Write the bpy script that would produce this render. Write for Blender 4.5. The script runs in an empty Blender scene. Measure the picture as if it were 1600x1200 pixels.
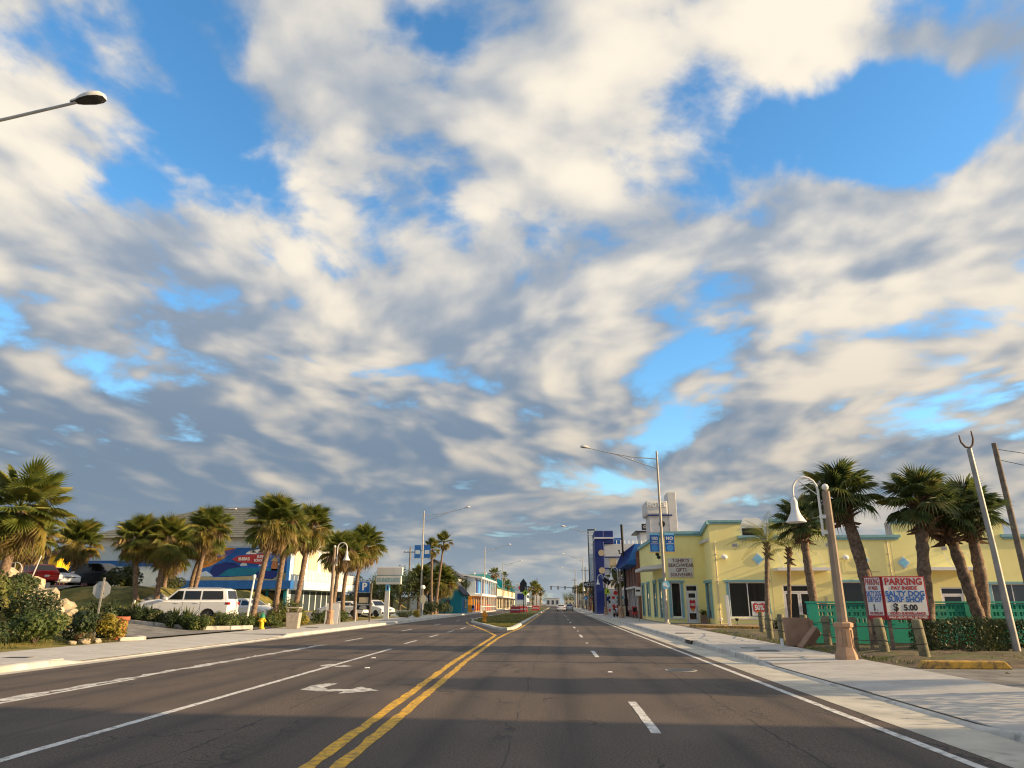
import bpy, bmesh, math, random
from mathutils import Vector, Matrix
R = math.radians
scene = bpy.context.scene
# ---------------------------------------------------------------- camera
SUN_AZ, SUN_EL = 94.0, 16.0            # degrees clockwise from +Y (down the road), degrees above horizon
cam_data = bpy.data.cameras.new('camera')
cam = bpy.data.objects.new('camera', cam_data)
scene.collection.objects.link(cam)
cam_data.sensor_width = 36.0
cam_data.lens = 24.975
cam_data.clip_start = 0.1
cam_data.clip_end = 6000
cam.location = (0, 0, 1.6)
cam.rotation_euler = (R(90 + 17.17), 0, R(3.35))
scene.camera = cam

class X:
    """tiny expression wrapper that grows math nodes in a node tree"""
    def __init__(s, nt, sock): s.nt, s.k = nt, sock
    def _m(s, op, *a, clamp=False):
        n = s.nt.nodes.new('ShaderNodeMath'); n.operation = op; n.use_clamp = clamp
        for i, v in enumerate((s,) + a):
            if isinstance(v, X): s.nt.links.new(v.k, n.inputs[i])
            else: n.inputs[i].default_value = v
        return X(s.nt, n.outputs[0])
    def __add__(s, o): return s._m('ADD', o)
    __radd__ = __add__
    def __mul__(s, o): return s._m('MULTIPLY', o)
    __rmul__ = __mul__
    def __sub__(s, o): return s._m('SUBTRACT', o)
    def __rsub__(s, o): return (s * -1.0) + o
    def __truediv__(s, o): return s._m('DIVIDE', o)
    def abs(s): return s._m('ABSOLUTE')
    def max(s, o): return s._m('MAXIMUM', o)
    def min(s, o): return s._m('MINIMUM', o)
    def pow(s, o): return s._m('POWER', o)
    def exp(s): return s._m('EXPONENT')
    def clamp(s): return s._m('ADD', 0.0, clamp=True)
    def lt(s, o): return s._m('LESS_THAN', o)
    def gt(s, o): return s._m('GREATER_THAN', o)
    def frac(s): return s._m('FRACT')
    def floor(s): return s._m('FLOOR')
    def step(s, a, b):
        n = s.nt.nodes.new('ShaderNodeMapRange'); n.interpolation_type = 'SMOOTHSTEP'
        s.nt.links.new(s.k, n.inputs[0])
        for i, v in ((1, a), (2, b)):
            if isinstance(v, X): s.nt.links.new(v.k, n.inputs[i])
            else: n.inputs[i].default_value = v
        n.inputs[3].default_value, n.inputs[4].default_value = 0.0, 1.0
        return X(s.nt, n.outputs[0])
def vec(nt, x, y, z):
    n = nt.nodes.new('ShaderNodeCombineXYZ')
    for i, v in enumerate((x, y, z)):
        if isinstance(v, X): nt.links.new(v.k, n.inputs[i])
        else: n.inputs[i].default_value = v
    return X(nt, n.outputs[0])
def xyz(nt, v):
    n = nt.nodes.new('ShaderNodeSeparateXYZ'); nt.links.new(v.k, n.inputs[0])
    return [X(nt, n.outputs[i]) for i in range(3)]
def noise(nt, v, scale, detail=4, rough=0.5, dist=0.0, color=False):
    n = nt.nodes.new('ShaderNodeTexNoise')
    if v is not None: nt.links.new(v.k, n.inputs['Vector'])
    n.inputs['Scale'].default_value = scale; n.inputs['Detail'].default_value = detail
    n.inputs['Roughness'].default_value = rough; n.inputs['Distortion'].default_value = dist
    return X(nt, n.outputs[1 if color else 0])
def mixc(nt, f, a, b, blend='MIX'):
    n = nt.nodes.new('ShaderNodeMix'); n.data_type = 'RGBA'; n.blend_type = blend
    for i, v in ((0, f), (6, a), (7, b)):
        if isinstance(v, X): nt.links.new(v.k, n.inputs[i])
        elif i == 0: n.inputs[0].default_value = v
        else: n.inputs[i].default_value = tuple(v) + (1,) if len(v) == 3 else v
    return X(nt, n.outputs[2])
BLOBS = [(0.43, 1.05, 0.20, 0.09, -0.145), (0.64, 1.08, 0.12, 0.09, -0.120), (0.49, 0.99, 0.12, 0.05, -0.060), (-0.60, 0.77, 0.17, 0.05, -0.045), (-0.62, 1.03, 0.12, 0.09, -0.070), (-0.44, 0.81, 0.04, 0.06, -0.050), (-0.72, 0.94, 0.09, 0.08, 0.030), (-0.15, 0.84, 0.05, 0.04, -0.050), (-0.51, 1.14, 0.07, 0.19, -0.060), (-0.57, 1.52, 0.10, 0.12, -0.100), (-1.17, 1.43, 0.12, 0.06, -0.040), (0.55, 1.85, 0.23, 0.14, -0.100), (0.17, 2.95, 0.29, 0.21, -0.160), (0.39, 2.29, 0.12, 0.32, -0.120), (-0.20, 1.23, 0.05, 0.12, -0.050), (-0.83, 1.09, 0.13, 0.07, -0.030), (-0.65, 1.33, 0.16, 0.09, -0.050), (-0.16, 1.59, 0.37, 0.52, 0.070), (-0.90, 1.33, 0.25, 0.20, 0.060), (-1.07, 2.81, 1.39, 0.62, 0.100), (-1.53, 2.26, 0.46, 0.16, -0.030), (-1.19, 2.03, 0.53, 0.13, 0.060), (0.03, 0.96, 0.11, 0.13, 0.030), (-0.19, 0.81, 0.11, 0.06, -0.055), (0.07, 0.86, 0.06, 0.04, -0.040), (-0.12, 1.23, 0.06, 0.08, -0.040), (-0.53, 1.81, 0.26, 0.13, -0.050), (-1.26, 1.67, 0.20, 0.08, -0.040), (0.46, 0.86, 0.17, 0.05, 0.110), (0.59, 0.87, 0.08, 0.07, 0.060), (0.61, 1.37, 0.28, 0.18, 0.090), (1.08, 2.23, 0.54, 0.45, 0.040), (-0.34, 0.94, 0.12, 0.16, 0.050), (0.17, 2.10, 0.19, 0.27, 0.060)]
SKYV = 2.7
# ---------------------------------------------------------------- sky: Nishita blue with a broken layer of low cloud
world = bpy.data.worlds.new('World'); scene.world = world; world.use_nodes = True
nt = world.node_tree; nt.nodes.clear()
sky = nt.nodes.new('ShaderNodeTexSky'); sky.sky_type = 'NISHITA'; sky.sun_disc = False
sky.sun_elevation = R(SUN_EL); sky.sun_rotation = R(SUN_AZ); sky.air_density = 1.0; sky.dust_density = 0.4; sky.ozone_density = 2.0
geo = nt.nodes.new('ShaderNodeTexCoord')
dx, dy, dz = xyz(nt, X(nt, geo.outputs['Generated']))
el = dz.max(0.0)
inv = 1.0 / 1.0
k = (el + 0.18)
px = dx / k; py = dy / k                       # where the view ray meets the cloud layer (curved with the earth)
warp = noise(nt, vec(nt, px, py, 3.0), 0.9, 2, 0.5, color=True)
wx, wy, wz = xyz(nt, warp)
qx = px + (wx - 0.5) * 0.5; qy = (py + (wy - 0.5) * 0.5) * 0.8
fine = el.step(0.0, 0.35) * 0.30 + 0.24         # far off the layer flattens into streaks
def density(ox, oy, det):
    p = vec(nt, qx + ox, qy + oy, 0.0)
    big = noise(nt, p, SC1, 3, 0.5)
    n2 = noise(nt, p, SC1 * 2.4, det, 0.53)
    return big * 0.58 + (n2 - 0.5) * fine + 0.25
SC1 = 2.0
SKYG = 0.62                                     # sky strength 0.062, lifted again by the exposure below
cover = None
for (cx, cy, sx, sy, a) in BLOBS:
    ux = (px - cx) * (1.0 / sx); uy = (py - cy) * (1.0 / sy)
    gsn = ((ux * ux + uy * uy) * -1.0).exp() * a
    cover = gsn if cover is None else cover + gsn
low = el.step(0.04, 0.5)                       # far clouds are seen edge-on, mostly their shaded bases
cover = cover - 0.021 + (1.0 - el.step(0.0, 0.3)) * 0.075
bl = (noise(nt, vec(nt, qx, qy, 0.0), SC1 * 6.5, 4, 0.5) * 2.0 - 1.0).abs()
h0 = density(0.0, 0.0, 10.0) + cover - bl * 0.055
d0 = density(0.0, 0.0, 2.5) + cover
d1 = density(0.11, 0.03, 2.5) + cover
d2 = density(0.30, 0.06, 2.5) + cover
alpha = h0.step(0.405, 0.52)
tone = noise(nt, vec(nt, qx * 0.8, qy, 11.0), 1.9, 3, 0.5)
lit = (d0 - d1) * 3.4 + (d0 - d2) * 2.2 - (d0 - 0.52) * 1.5 + (h0 - d0) * 3.0 * (low * 0.7 + 0.3) + 0.42 - (1.0 - low) * 0.13 + (tone - 0.5) * 0.9 + dx * 0.22 + (1.0 - low) * dx * 0.3
lit = lit.step(-0.2, 1.1)
shade = mixc(nt, low, (1.05, 1.8, 2.8), (3.0, 3.65, 4.6))
cream = mixc(nt, low, (6.6, 5.7, 4.6), (9.4, 8.5, 7.1))
ccol = mixc(nt, lit, shade, cream)
base = nt.nodes.new('ShaderNodeHueSaturation'); base.inputs['Saturation'].default_value = 1.2; base.inputs['Value'].default_value = SKYV
nt.links.new(sky.outputs[0], base.inputs['Color'])
blue = mixc(nt, 1.0, X(nt, base.outputs[0]), (0.80, 1.0, 1.02), 'MULTIPLY')
haze = (el * -10.0).exp()
col = mixc(nt, alpha, blue, ccol)
col = mixc(nt, haze * 0.75, col, (4.5, 4.9, 5.0))
bg = nt.nodes.new('ShaderNodeBackground'); nt.links.new(col.k, bg.inputs[0]); bg.inputs[1].default_value = 0.1 * SKYG
wo = nt.nodes.new('ShaderNodeOutputWorld'); nt.links.new(bg.outputs[0], wo.inputs[0])
# ---------------------------------------------------------------- sun
sun_data = bpy.data.lights.new('sun', 'SUN'); sun_data.energy = 5.0; sun_data.angle = R(0.5); sun_data.color = (1.0, 0.72, 0.40)
sun = bpy.data.objects.new('sun', sun_data); scene.collection.objects.link(sun)
sd = Vector((math.sin(R(SUN_AZ)) * math.cos(R(SUN_EL)), math.cos(R(SUN_AZ)) * math.cos(R(SUN_EL)), math.sin(R(SUN_EL))))
sun.rotation_euler = sd.to_track_quat('Z', 'Y').to_euler()
vs = scene.view_settings; vs.view_transform = 'Standard'; vs.look = 'None'; vs.exposure = 0.8; vs.gamma = 1.0; vs.use_curve_mapping = False
world.cycles.sampling_method = 'MANUAL'; world.cycles.sample_map_resolution = 256
scene.cycles.use_denoising = True
scene.cycles.denoising_prefilter = 'ACCURATE'
scene.cycles.filter_width = 1.2
scene.cycles.sample_clamp_indirect = 4.0
import numpy as np
rng = random.Random(7)
# ================================================================ helpers
C = scene.collection
PI = math.pi
def link(o): C.objects.link(o); return o
def tag(o, label=None, cat=None, group=None, kind=None):
    if label: o['label'] = label
    if cat: o['category'] = cat
    if group: o['group'] = group
    if kind: o['kind'] = kind
    return o
def thing(name, label, cat, loc=(0, 0, 0), rz=0.0, group=None):
    o = link(bpy.data.objects.new(name, None)); o.location = loc; o.rotation_euler = (0, 0, rz)
    o.empty_display_size = 0.2
    return tag(o, label, cat, group)
class MB:
    """collects vertices and faces of one mesh"""
    def __init__(s): s.v, s.f = [], []
    def add(s, vs, fs):
        b = len(s.v); s.v += [tuple(p) for p in vs]; s.f += [tuple(i + b for i in q) for q in fs]; return s
    def hexa(s, p): return s.add(p, [(0, 3, 2, 1), (4, 5, 6, 7), (0, 1, 5, 4), (1, 2, 6, 5), (2, 3, 7, 6), (3, 0, 4, 7)])
    def box(s, x0, x1, y0, y1, z0, z1):
        return s.hexa([(x0, y0, z0), (x1, y0, z0), (x1, y1, z0), (x0, y1, z0), (x0, y0, z1), (x1, y0, z1), (x1, y1, z1), (x0, y1, z1)])
    def cbox(s, cx, cy, cz, sx, sy, sz): return s.box(cx - sx / 2, cx + sx / 2, cy - sy / 2, cy + sy / 2, cz - sz / 2, cz + sz / 2)
    def prism(s, poly, lo, hi, axis='y'):
        """extrude a 2-D polygon: axis y -> (x,z), x -> (y,z), z -> (x,y)"""
        n = len(poly)
        def P(a, b, t): return {'y': (a, t, b), 'x': (t, a, b), 'z': (a, b, t)}[axis]
        vs = [P(a, b, lo) for a, b in poly] + [P(a, b, hi) for a, b in poly]
        return s.add(vs, [tuple(range(n))[::-1], tuple(range(n, 2 * n))] + [(i, (i + 1) % n, n + (i + 1) % n, n + i) for i in range(n)])
    def tube(s, path, rad, n=8, cap=True):
        path = [Vector(p) for p in path]
        rad = rad if isinstance(rad, (list, tuple)) else [rad] * len(path)
        b = len(s.v); up = Vector((0, 0, 1)); prev = None
        for i, p in enumerate(path):
            t = (path[min(i + 1, len(path) - 1)] - path[max(i - 1, 0)]).normalized()
            if prev is None:
                a = t.cross(up) if abs(t.z) < 0.95 else t.cross(Vector((1, 0, 0)))
            else:
                a = prev - t * prev.dot(t)
            a.normalize(); prev = a; c = t.cross(a)
            for k in range(n):
                w = 2 * PI * k / n
                s.v.append(tuple(p + (a * math.cos(w) + c * math.sin(w)) * rad[i]))
        for i in range(len(path) - 1):
            for k in range(n):
                k2 = (k + 1) % n
                s.f.append((b + i * n + k, b + i * n + k2, b + (i + 1) * n + k2, b + (i + 1) * n + k))
        if cap:
            s.f.append(tuple(b + k for k in range(n))[::-1]); e = b + (len(path) - 1) * n
            s.f.append(tuple(e + k for k in range(n)))
        return s
    def lathe(s, prof, n=16, c=(0, 0, 0), sx=1.0, sy=1.0, rot=0.0, cap=True):
        b = len(s.v)
        for r, z in prof:
            for k in range(n):
                w = 2 * PI * k / n + rot
                s.v.append((c[0] + r * math.cos(w) * sx, c[1] + r * math.sin(w) * sy, c[2] + z))
        for i in range(len(prof) - 1):
            for k in range(n):
                k2 = (k + 1) % n
                s.f.append((b + i * n + k, b + i * n + k2, b + (i + 1) * n + k2, b + (i + 1) * n + k))
        if cap:
            s.f.append(tuple(b + k for k in range(n))[::-1]); e = b + (len(prof) - 1) * n
            s.f.append(tuple(e + k for k in range(n)))
        return s
    def xf(s, M): s.v = [tuple(M @ Vector(p)) for p in s.v]; return s
    def mesh(s, name, mat, smooth=False, bevel=0.0, seg=2):
        me = bpy.data.meshes.new(name); me.from_pydata(s.v, [], s.f)
        if bevel:
            bm = bmesh.new(); bm.from_mesh(me)
            bmesh.ops.bevel(bm, geom=list(bm.edges), offset=bevel, segments=seg, profile=0.6, affect='EDGES', clamp_overlap=True)
            bm.to_mesh(me); bm.free()
        if mat is not None: me.materials.append(mat)
        if smooth:
            me.polygons.foreach_set('use_smooth', [True] * len(me.polygons))
            try: me.set_sharp_from_angle(angle=R(38))
            except Exception: pass
        return me
    def build(s, name, mat, parent=None, loc=(0, 0, 0), rot=(0, 0, 0), smooth=False, bevel=0.0, seg=2):
        return place(name, s.mesh(name, mat, smooth, bevel, seg), parent, loc, rot)
    def wbuild(s, name, mat, parent, **k):
        """vertices are world coordinates, the parent (chain) is only translated"""
        o = s.build(name, mat, parent, **k); t = Vector((0, 0, 0)); p = parent
        while p is not None: t += p.location; p = p.parent
        o.matrix_parent_inverse = Matrix.Identity(4)
        o.location = -t
        return o
def place(name, me, parent=None, loc=(0, 0, 0), rot=(0, 0, 0), sc=None):
    o = link(bpy.data.objects.new(name, me)); o.parent = parent; o.location = loc; o.rotation_euler = rot
    if sc is not None: o.scale = (sc, sc, sc) if not isinstance(sc, (tuple, list)) else sc
    return o
def copy_tree(o, parent=None, loc=None, rz=None, label=None, group=None):
    c = link(o.copy()); c.parent = parent
    if loc is not None: c.location = loc
    if rz is not None: c.rotation_euler = (0, 0, rz)
    if label: c['label'] = label
    if group: c['group'] = group
    for ch in list(o.children): copy_tree(ch, c)
    return c
_T = {}
def lettering(body, size, mat, parent, loc, rot=(PI / 2, 0, 0), ext=0.004, bold=0.0, sx=1.0, align='CENTER', world=False, name='lettering'):
    cu = bpy.data.curves.new('lettering', 'FONT'); cu.body = body; cu.size = size; cu.align_x = align; cu.align_y = 'CENTER'
    cu.extrude = ext; cu.offset = bold * size; cu.resolution_u = 3
    t = bpy.data.objects.new('tmp', cu); me = bpy.data.meshes.new_from_object(t); bpy.data.objects.remove(t); me.name = 'lettering'
    me.materials.clear(); me.materials.append(mat)
    if world:
        p, q = parent, Vector((0, 0, 0))
        while p is not None: q += p.location; p = p.parent
        loc = Vector(loc) - q
    return place(name, me, parent, loc, rot, (sx, 1, 1))
# ---------------------------------------------------------------- materials
def pm(name, col, rough=0.75, var=0.12, scale=2.0, bump=0.0, bscale=60.0, metal=0.0, spec=0.4, wear=None, wscale=1.5, wlo=0.55, whi=0.7, detail=4, drip=0.0):
    m = bpy.data.materials.new(name); m.use_nodes = True; nt = m.node_tree
    b = nt.nodes['Principled BSDF']; b.inputs['Roughness'].default_value = rough; b.inputs['Metallic'].default_value = metal
    b.inputs['Specular IOR Level'].default_value = spec
    tc = nt.nodes.new('ShaderNodeTexCoord'); co = X(nt, tc.outputs['Object'])
    n = noise(nt, co, scale, detail, 0.6)
    lo = tuple(max(0, c * (1 - var)) for c in col); hi = tuple(min(1, c * (1 + var)) for c in col)
    c = mixc(nt, n.step(0.3, 0.7), lo, hi)
    if wear:
        c = mixc(nt, noise(nt, co, wscale, 6, 0.65).step(wlo, whi), c, wear)
    if drip:                                                   # rain streaks running down a wall
        x_, y_, z_ = xyz(nt, co); st = noise(nt, vec(nt, x_ * 2.2, y_ * 2.2, z_ * 0.16), 1.6, 6, 0.65).step(0.50, 0.78)
        c = mixc(nt, st * drip, c, tuple(q * 0.62 for q in col))
    nt.links.new(c.k, b.inputs['Base Color'])
    if bump:
        bp = nt.nodes.new('ShaderNodeBump'); bp.inputs['Strength'].default_value = bump; bp.inputs['Distance'].default_value = 0.02
        nt.links.new(noise(nt, co, bscale, 3, 0.6).k, bp.inputs['Height']); nt.links.new(bp.outputs[0], b.inputs['Normal'])
    return m
def leafmat(name, c1, c2, c3, scale=9.0, trans=0.3):
    """foliage: patches of three leaf colours, a share of the light passes through"""
    m = bpy.data.materials.new(name); m.use_nodes = True; nt = m.node_tree; nt.nodes.clear()
    tc = nt.nodes.new('ShaderNodeTexCoord'); co = X(nt, tc.outputs['Object'])
    oi = nt.nodes.new('ShaderNodeObjectInfo'); rnd = X(nt, oi.outputs['Random'])
    n = noise(nt, co, scale, 3, 0.6)
    c = mixc(nt, (n + (rnd - 0.5) * 0.35).step(0.35, 0.65), c1, c2)
    c = mixc(nt, (noise(nt, co, scale * 0.5, 2, 0.5) + (rnd - 0.5) * 0.3).step(0.52, 0.72), c, c3)
    d = nt.nodes.new('ShaderNodeBsdfPrincipled'); d.inputs['Roughness'].default_value = 0.5; d.inputs['Specular IOR Level'].default_value = 0.35
    nt.links.new(c.k, d.inputs['Base Color'])
    t = nt.nodes.new('ShaderNodeBsdfTranslucent'); nt.links.new(c.k, t.inputs['Color'])
    mx = nt.nodes.new('ShaderNodeMixShader'); mx.inputs[0].default_value = trans
    nt.links.new(d.outputs[0], mx.inputs[1]); nt.links.new(t.outputs[0], mx.inputs[2])
    o = nt.nodes.new('ShaderNodeOutputMaterial'); nt.links.new(mx.outputs[0], o.inputs[0])
    return m
def glassmat(name, tint, rough=0.05):
    m = bpy.data.materials.new(name); m.use_nodes = True
    b = m.node_tree.nodes['Principled BSDF']; b.inputs['Base Color'].default_value = tint + (1,)
    b.inputs['Roughness'].default_value = rough; b.inputs['Specular IOR Level'].default_value = 0.6
    return m
def asphalt():
    m = bpy.data.materials.new('asphalt'); m.use_nodes = True; nt = m.node_tree; b = nt.nodes['Principled BSDF']
    tc = nt.nodes.new('ShaderNodeTexCoord'); co = X(nt, tc.outputs['Object']); x, y, z = xyz(nt, co)
    sp = noise(nt, co, 34.0, 4, 0.75); big = noise(nt, vec(nt, x * 1.0, y * 0.18, 0.0), 0.55, 4, 0.6)
    c = mixc(nt, sp.step(0.3, 0.75), (0.029, 0.022, 0.018), (0.215, 0.160, 0.122))
    c = mixc(nt, big.step(0.35, 0.68) * 0.55, c, (0.062, 0.050, 0.043))
    # tyre-polished strips in every lane
    ln = ((x + 2.5) / 3.6).frac(); tr = ((ln - 0.26).abs().min((ln - 0.74).abs()) * 9.0).min(1.0)
    c = mixc(nt, (1.0 - tr) * noise(nt, vec(nt, x * 3.0, y * 0.12, 4.0), 1.0, 3, 0.6).step(0.25, 0.6) * 0.75, c, (0.040, 0.034, 0.031))
    # fine cracks and tar seams
    vo = nt.nodes.new('ShaderNodeTexVoronoi'); vo.feature = 'DISTANCE_TO_EDGE'; vo.inputs['Scale'].default_value = 0.5
    wv = vec(nt, x + noise(nt, co, 1.5, 4, 0.6) * 1.2, y * 0.45 + noise(nt, co, 1.1, 4, 0.6) * 1.2, 0.0); nt.links.new(wv.k, vo.inputs['Vector'])
    cr = X(nt, vo.outputs['Distance']).lt(0.012) * noise(nt, co, 0.35, 2, 0.5).step(0.48, 0.62)
    c = mixc(nt, cr * 0.7, c, (0.02, 0.019, 0.019))
    # construction seams along the lanes, alligator cracking beside them, oil drips between the tyre strips
    wob = noise(nt, vec(nt, 0.0, y * 0.5, 2.0), 1.0, 5, 0.6) - 0.5
    seam = None
    for x0, wd in ((2.75, 0.016), (-0.6, 0.010), (-4.25, 0.018), (-7.9, 0.012)):
        q = ((x - x0 - wob * 0.35).abs()).lt(wd); seam = q if seam is None else seam.max(q)
    c = mixc(nt, seam * noise(nt, co, 0.8, 3, 0.6).step(0.35, 0.55) * 0.75, c, (0.018, 0.017, 0.016))
    v2 = nt.nodes.new('ShaderNodeTexVoronoi'); v2.feature = 'DISTANCE_TO_EDGE'; v2.inputs['Scale'].default_value = 4.5
    nt.links.new(vec(nt, x + noise(nt, co, 4.0, 3, 0.6) * 0.25, y + noise(nt, co, 3.0, 3, 0.6) * 0.25, 0.0).k, v2.inputs['Vector'])
    band = (1.0 - ((x - 2.75 - wob).abs() * 1.1).min(1.0)).max(1.0 - ((x + 4.0 - wob * 1.5).abs() * 1.0).min(1.0)) * noise(nt, co, 0.45, 3, 0.6).step(0.42, 0.6)
    cr2 = X(nt, v2.outputs['Distance']).lt(0.035) * band
    c = mixc(nt, cr2 * 0.6, c, (0.022, 0.020, 0.019))
    oil = (1.0 - ((ln - 0.5).abs() * 7.0).min(1.0)) * noise(nt, vec(nt, x * 2.0, y * 0.5, 9.0), 1.3, 5, 0.65).step(0.5, 0.72)
    c = mixc(nt, oil * 0.6, c, (0.030, 0.027, 0.026))
    pale = noise(nt, vec(nt, x * 0.5, y * 0.22, 21.0), 1.0, 3, 0.55).step(0.52, 0.7)
    c = mixc(nt, pale * 0.35, c, (0.165, 0.13, 0.105))
    nt.links.new(c.k, b.inputs['Base Color']); b.inputs['Roughness'].default_value = 0.75; b.inputs['Specular IOR Level'].default_value = 0.3
    bp = nt.nodes.new('ShaderNodeBump'); bp.inputs['Strength'].default_value = 0.7; bp.inputs['Distance'].default_value = 0.015
    nt.links.new((sp - cr * 0.6 - cr2 * 0.4).k, bp.inputs['Height']); nt.links.new(bp.outputs[0], b.inputs['Normal'])
    return m
def paint(name, col, worn=0.45, scale=7.0):
    m = pm(name, col, 0.7, 0.1, 3.0, 0.3, 70)
    nt = m.node_tree; b = nt.nodes['Principled BSDF']; src = b.inputs['Base Color'].links[0].from_socket
    tc = nt.nodes.new('ShaderNodeTexCoord'); co = X(nt, tc.outputs['Object'])
    f = noise(nt, co, scale, 8, 0.75).step(1.0 - worn - 0.10, 1.0 - worn + 0.12) * 0.85
    c = mixc(nt, f, X(nt, src), (0.075, 0.068, 0.062)); nt.links.new(c.k, b.inputs['Base Color'])
    return m
M = {}
M['asphalt'] = asphalt()
M['lot'] = pm('lot', (0.20, 0.19, 0.175), 0.9, 0.3, 1.3, 0.5, 60, wear=(0.11, 0.105, 0.10))
M['concrete'] = pm('concrete', (0.45, 0.43, 0.40), 0.85, 0.14, 0.8, 0.25, 90, wear=(0.31, 0.295, 0.275), wscale=0.7, wlo=0.52, whi=0.75)
M['kerb'] = pm('kerb', (0.48, 0.46, 0.42), 0.85, 0.2, 1.3, 0.3, 60, wear=(0.26, 0.25, 0.23), wscale=2.2)
M['gutter'] = pm('gutter', (0.48, 0.45, 0.38), 0.85, 0.18, 1.1, 0.3, 60, wear=(0.24, 0.225, 0.2), wscale=1.4, wlo=0.58, whi=0.75)
M['soil'] = pm('soil', (0.13, 0.095, 0.06), 0.95, 0.45, 2.5, 0.8, 25, wear=(0.09, 0.10, 0.03), wscale=1.2, wlo=0.45, whi=0.62)
M['sand'] = pm('sand', (0.22, 0.19, 0.14), 0.95, 0.25, 0.02, 0.3, 5)
M['lawn'] = pm('lawn', (0.14, 0.135, 0.03), 0.95, 0.4, 1.2, 0.9, 40, wear=(0.27, 0.20, 0.05), wscale=0.6, wlo=0.45, whi=0.65)
M['white_line'] = paint('white_line', (0.68, 0.66, 0.62), 0.455)
M['worn_white'] = paint('worn_white', (0.62, 0.60, 0.56), 0.48, 5.0)
M['yellow_line'] = paint('yellow_line', (0.72, 0.40, 0.02), 0.465)
M['yellow_kerb'] = paint('yellow_kerb', (0.58, 0.34, 0.05), 0.48, 5.0)
M['stucco'] = pm('yellow_stucco', (0.93, 0.84, 0.36), 0.9, 0.04, 0.6, 0.06, 90, drip=0.15, wear=(0.89, 0.76, 0.30), wscale=0.5, wlo=0.5, whi=0.8)
M['teal_trim'] = pm('teal_trim', (0.22, 0.42, 0.46), 0.6, 0.08)
M['lt_blue'] = pm('light_blue', (0.22, 0.55, 0.75), 0.5, 0.06)
M['white'] = pm('white_paint', (0.80, 0.79, 0.76), 0.55, 0.05, 1.5)
M['offwhite'] = pm('offwhite', (0.66, 0.65, 0.62), 0.7, 0.08, 1.2, drip=0.25, wear=(0.55, 0.54, 0.5), wscale=0.8, wlo=0.55, whi=0.85)
M['paleblue'] = pm('pale_blue_wall', (0.55, 0.64, 0.70), 0.7, 0.06)
M['alu'] = pm('aluminium', (0.55, 0.55, 0.54), 0.45, 0.1, 3, metal=0.6)
M['galv'] = pm('galvanised', (0.36, 0.34, 0.31), 0.55, 0.18, 2.0, metal=0.25)
M['dark_metal'] = pm('dark_metal', (0.03, 0.03, 0.032), 0.5, 0.2)
M['black'] = pm('black', (0.012, 0.012, 0.013), 0.5, 0.2)
M['rubber'] = pm('rubber', (0.018, 0.018, 0.019), 0.8, 0.2)
M['glass'] = glassmat('shop_glass', (0.012, 0.014, 0.016))
M['glass_grey'] = glassmat('grey_glass', (0.06, 0.075, 0.09))
M['car_glass'] = glassmat('car_glass', (0.01, 0.012, 0.014), 0.03)
M['navy'] = pm('navy', (0.012, 0.028, 0.17), 0.6, 0.08)
M['royal'] = pm('royal_blue', (0.02, 0.13, 0.42), 0.6, 0.12)
M['sky_blue'] = pm('sky_blue', (0.06, 0.27, 0.62), 0.6, 0.08)
M['teal'] = pm('teal_wall', (0.01, 0.24, 0.32), 0.7, 0.08)
M['teal_roof'] = pm('teal_roof', (0.045, 0.25, 0.22), 0.6, 0.1)
M['green_wall'] = pm('green_wall', (0.035, 0.44, 0.29), 0.75, 0.10, 1.0, 0.2, 80, wear=(0.03, 0.36, 0.24), wscale=1.5)
M['brick_red'] = pm('red_brick', (0.24, 0.11, 0.085), 0.9, 0.25, 5.0, 0.3, 40)
M['red'] = pm('red', (0.55, 0.03, 0.03), 0.5, 0.08)
M['sign_red'] = pm('sign_red', (0.42, 0.035, 0.04), 0.5, 0.06)
M['maroon'] = pm('maroon_letter', (0.12, 0.02, 0.025), 0.6, 0.05)
M['sign_blue'] = pm('sign_blue', (0.03, 0.14, 0.50), 0.5, 0.06)
M['orange'] = pm('orange', (0.80, 0.33, 0.03), 0.6, 0.1)
M['tan'] = pm('tan', (0.55, 0.44, 0.28), 0.8, 0.12)
M['cream'] = pm('cream', (0.62, 0.55, 0.38), 0.8, 0.06)
M['pink'] = pm('pink', (0.65, 0.32, 0.28), 0.7, 0.1)
M['shingle'] = pm('shingle', (0.15, 0.15, 0.128), 0.9, 0.25, 4.0, 0.4, 25)
M['dark_shingle'] = pm('dark_shingle', (0.05, 0.055, 0.07), 0.9, 0.25, 4.0, 0.3, 25)
M['lamp_post'] = pm('lamp_post', (0.30, 0.23, 0.17), 0.8, 0.15, 2.0, 0.2, 50)
M['lamp_base'] = pm('lamp_base', (0.44, 0.28, 0.18), 0.85, 0.12, 3.0, 0.3, 60)
M['wood'] = pm('weathered_wood', (0.22, 0.20, 0.125), 0.9, 0.3, 5.0, 0.5, 30, wear=(0.13, 0.14, 0.07), wscale=2.5)
M['pole_wood'] = pm('pole_wood', (0.20, 0.16, 0.125), 0.9, 0.25, 4.0, 0.4, 30)
M['rope'] = pm('cable', (0.10, 0.09, 0.07), 0.8, 0.2)
M['trunk'] = pm('palm_trunk', (0.21, 0.145, 0.10), 0.95, 0.45, 9.0, 1.0, 22, wear=(0.12, 0.09, 0.065), wscale=5.0)
M['boot'] = pm('palm_boots', (0.17, 0.10, 0.06), 0.95, 0.4, 8.0, 0.8, 25)
M['bark'] = pm('bark', (0.12, 0.09, 0.065), 0.95, 0.3, 6.0, 0.8, 20)
M['rock'] = pm('limestone', (0.46, 0.38, 0.26), 0.95, 0.3, 1.6, 0.9, 12, wear=(0.2, 0.16, 0.11), wscale=2.0)
M['carwhite'] = pm('car_white', (0.78, 0.78, 0.78), 0.25, 0.02, 1, spec=0.6)
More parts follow.
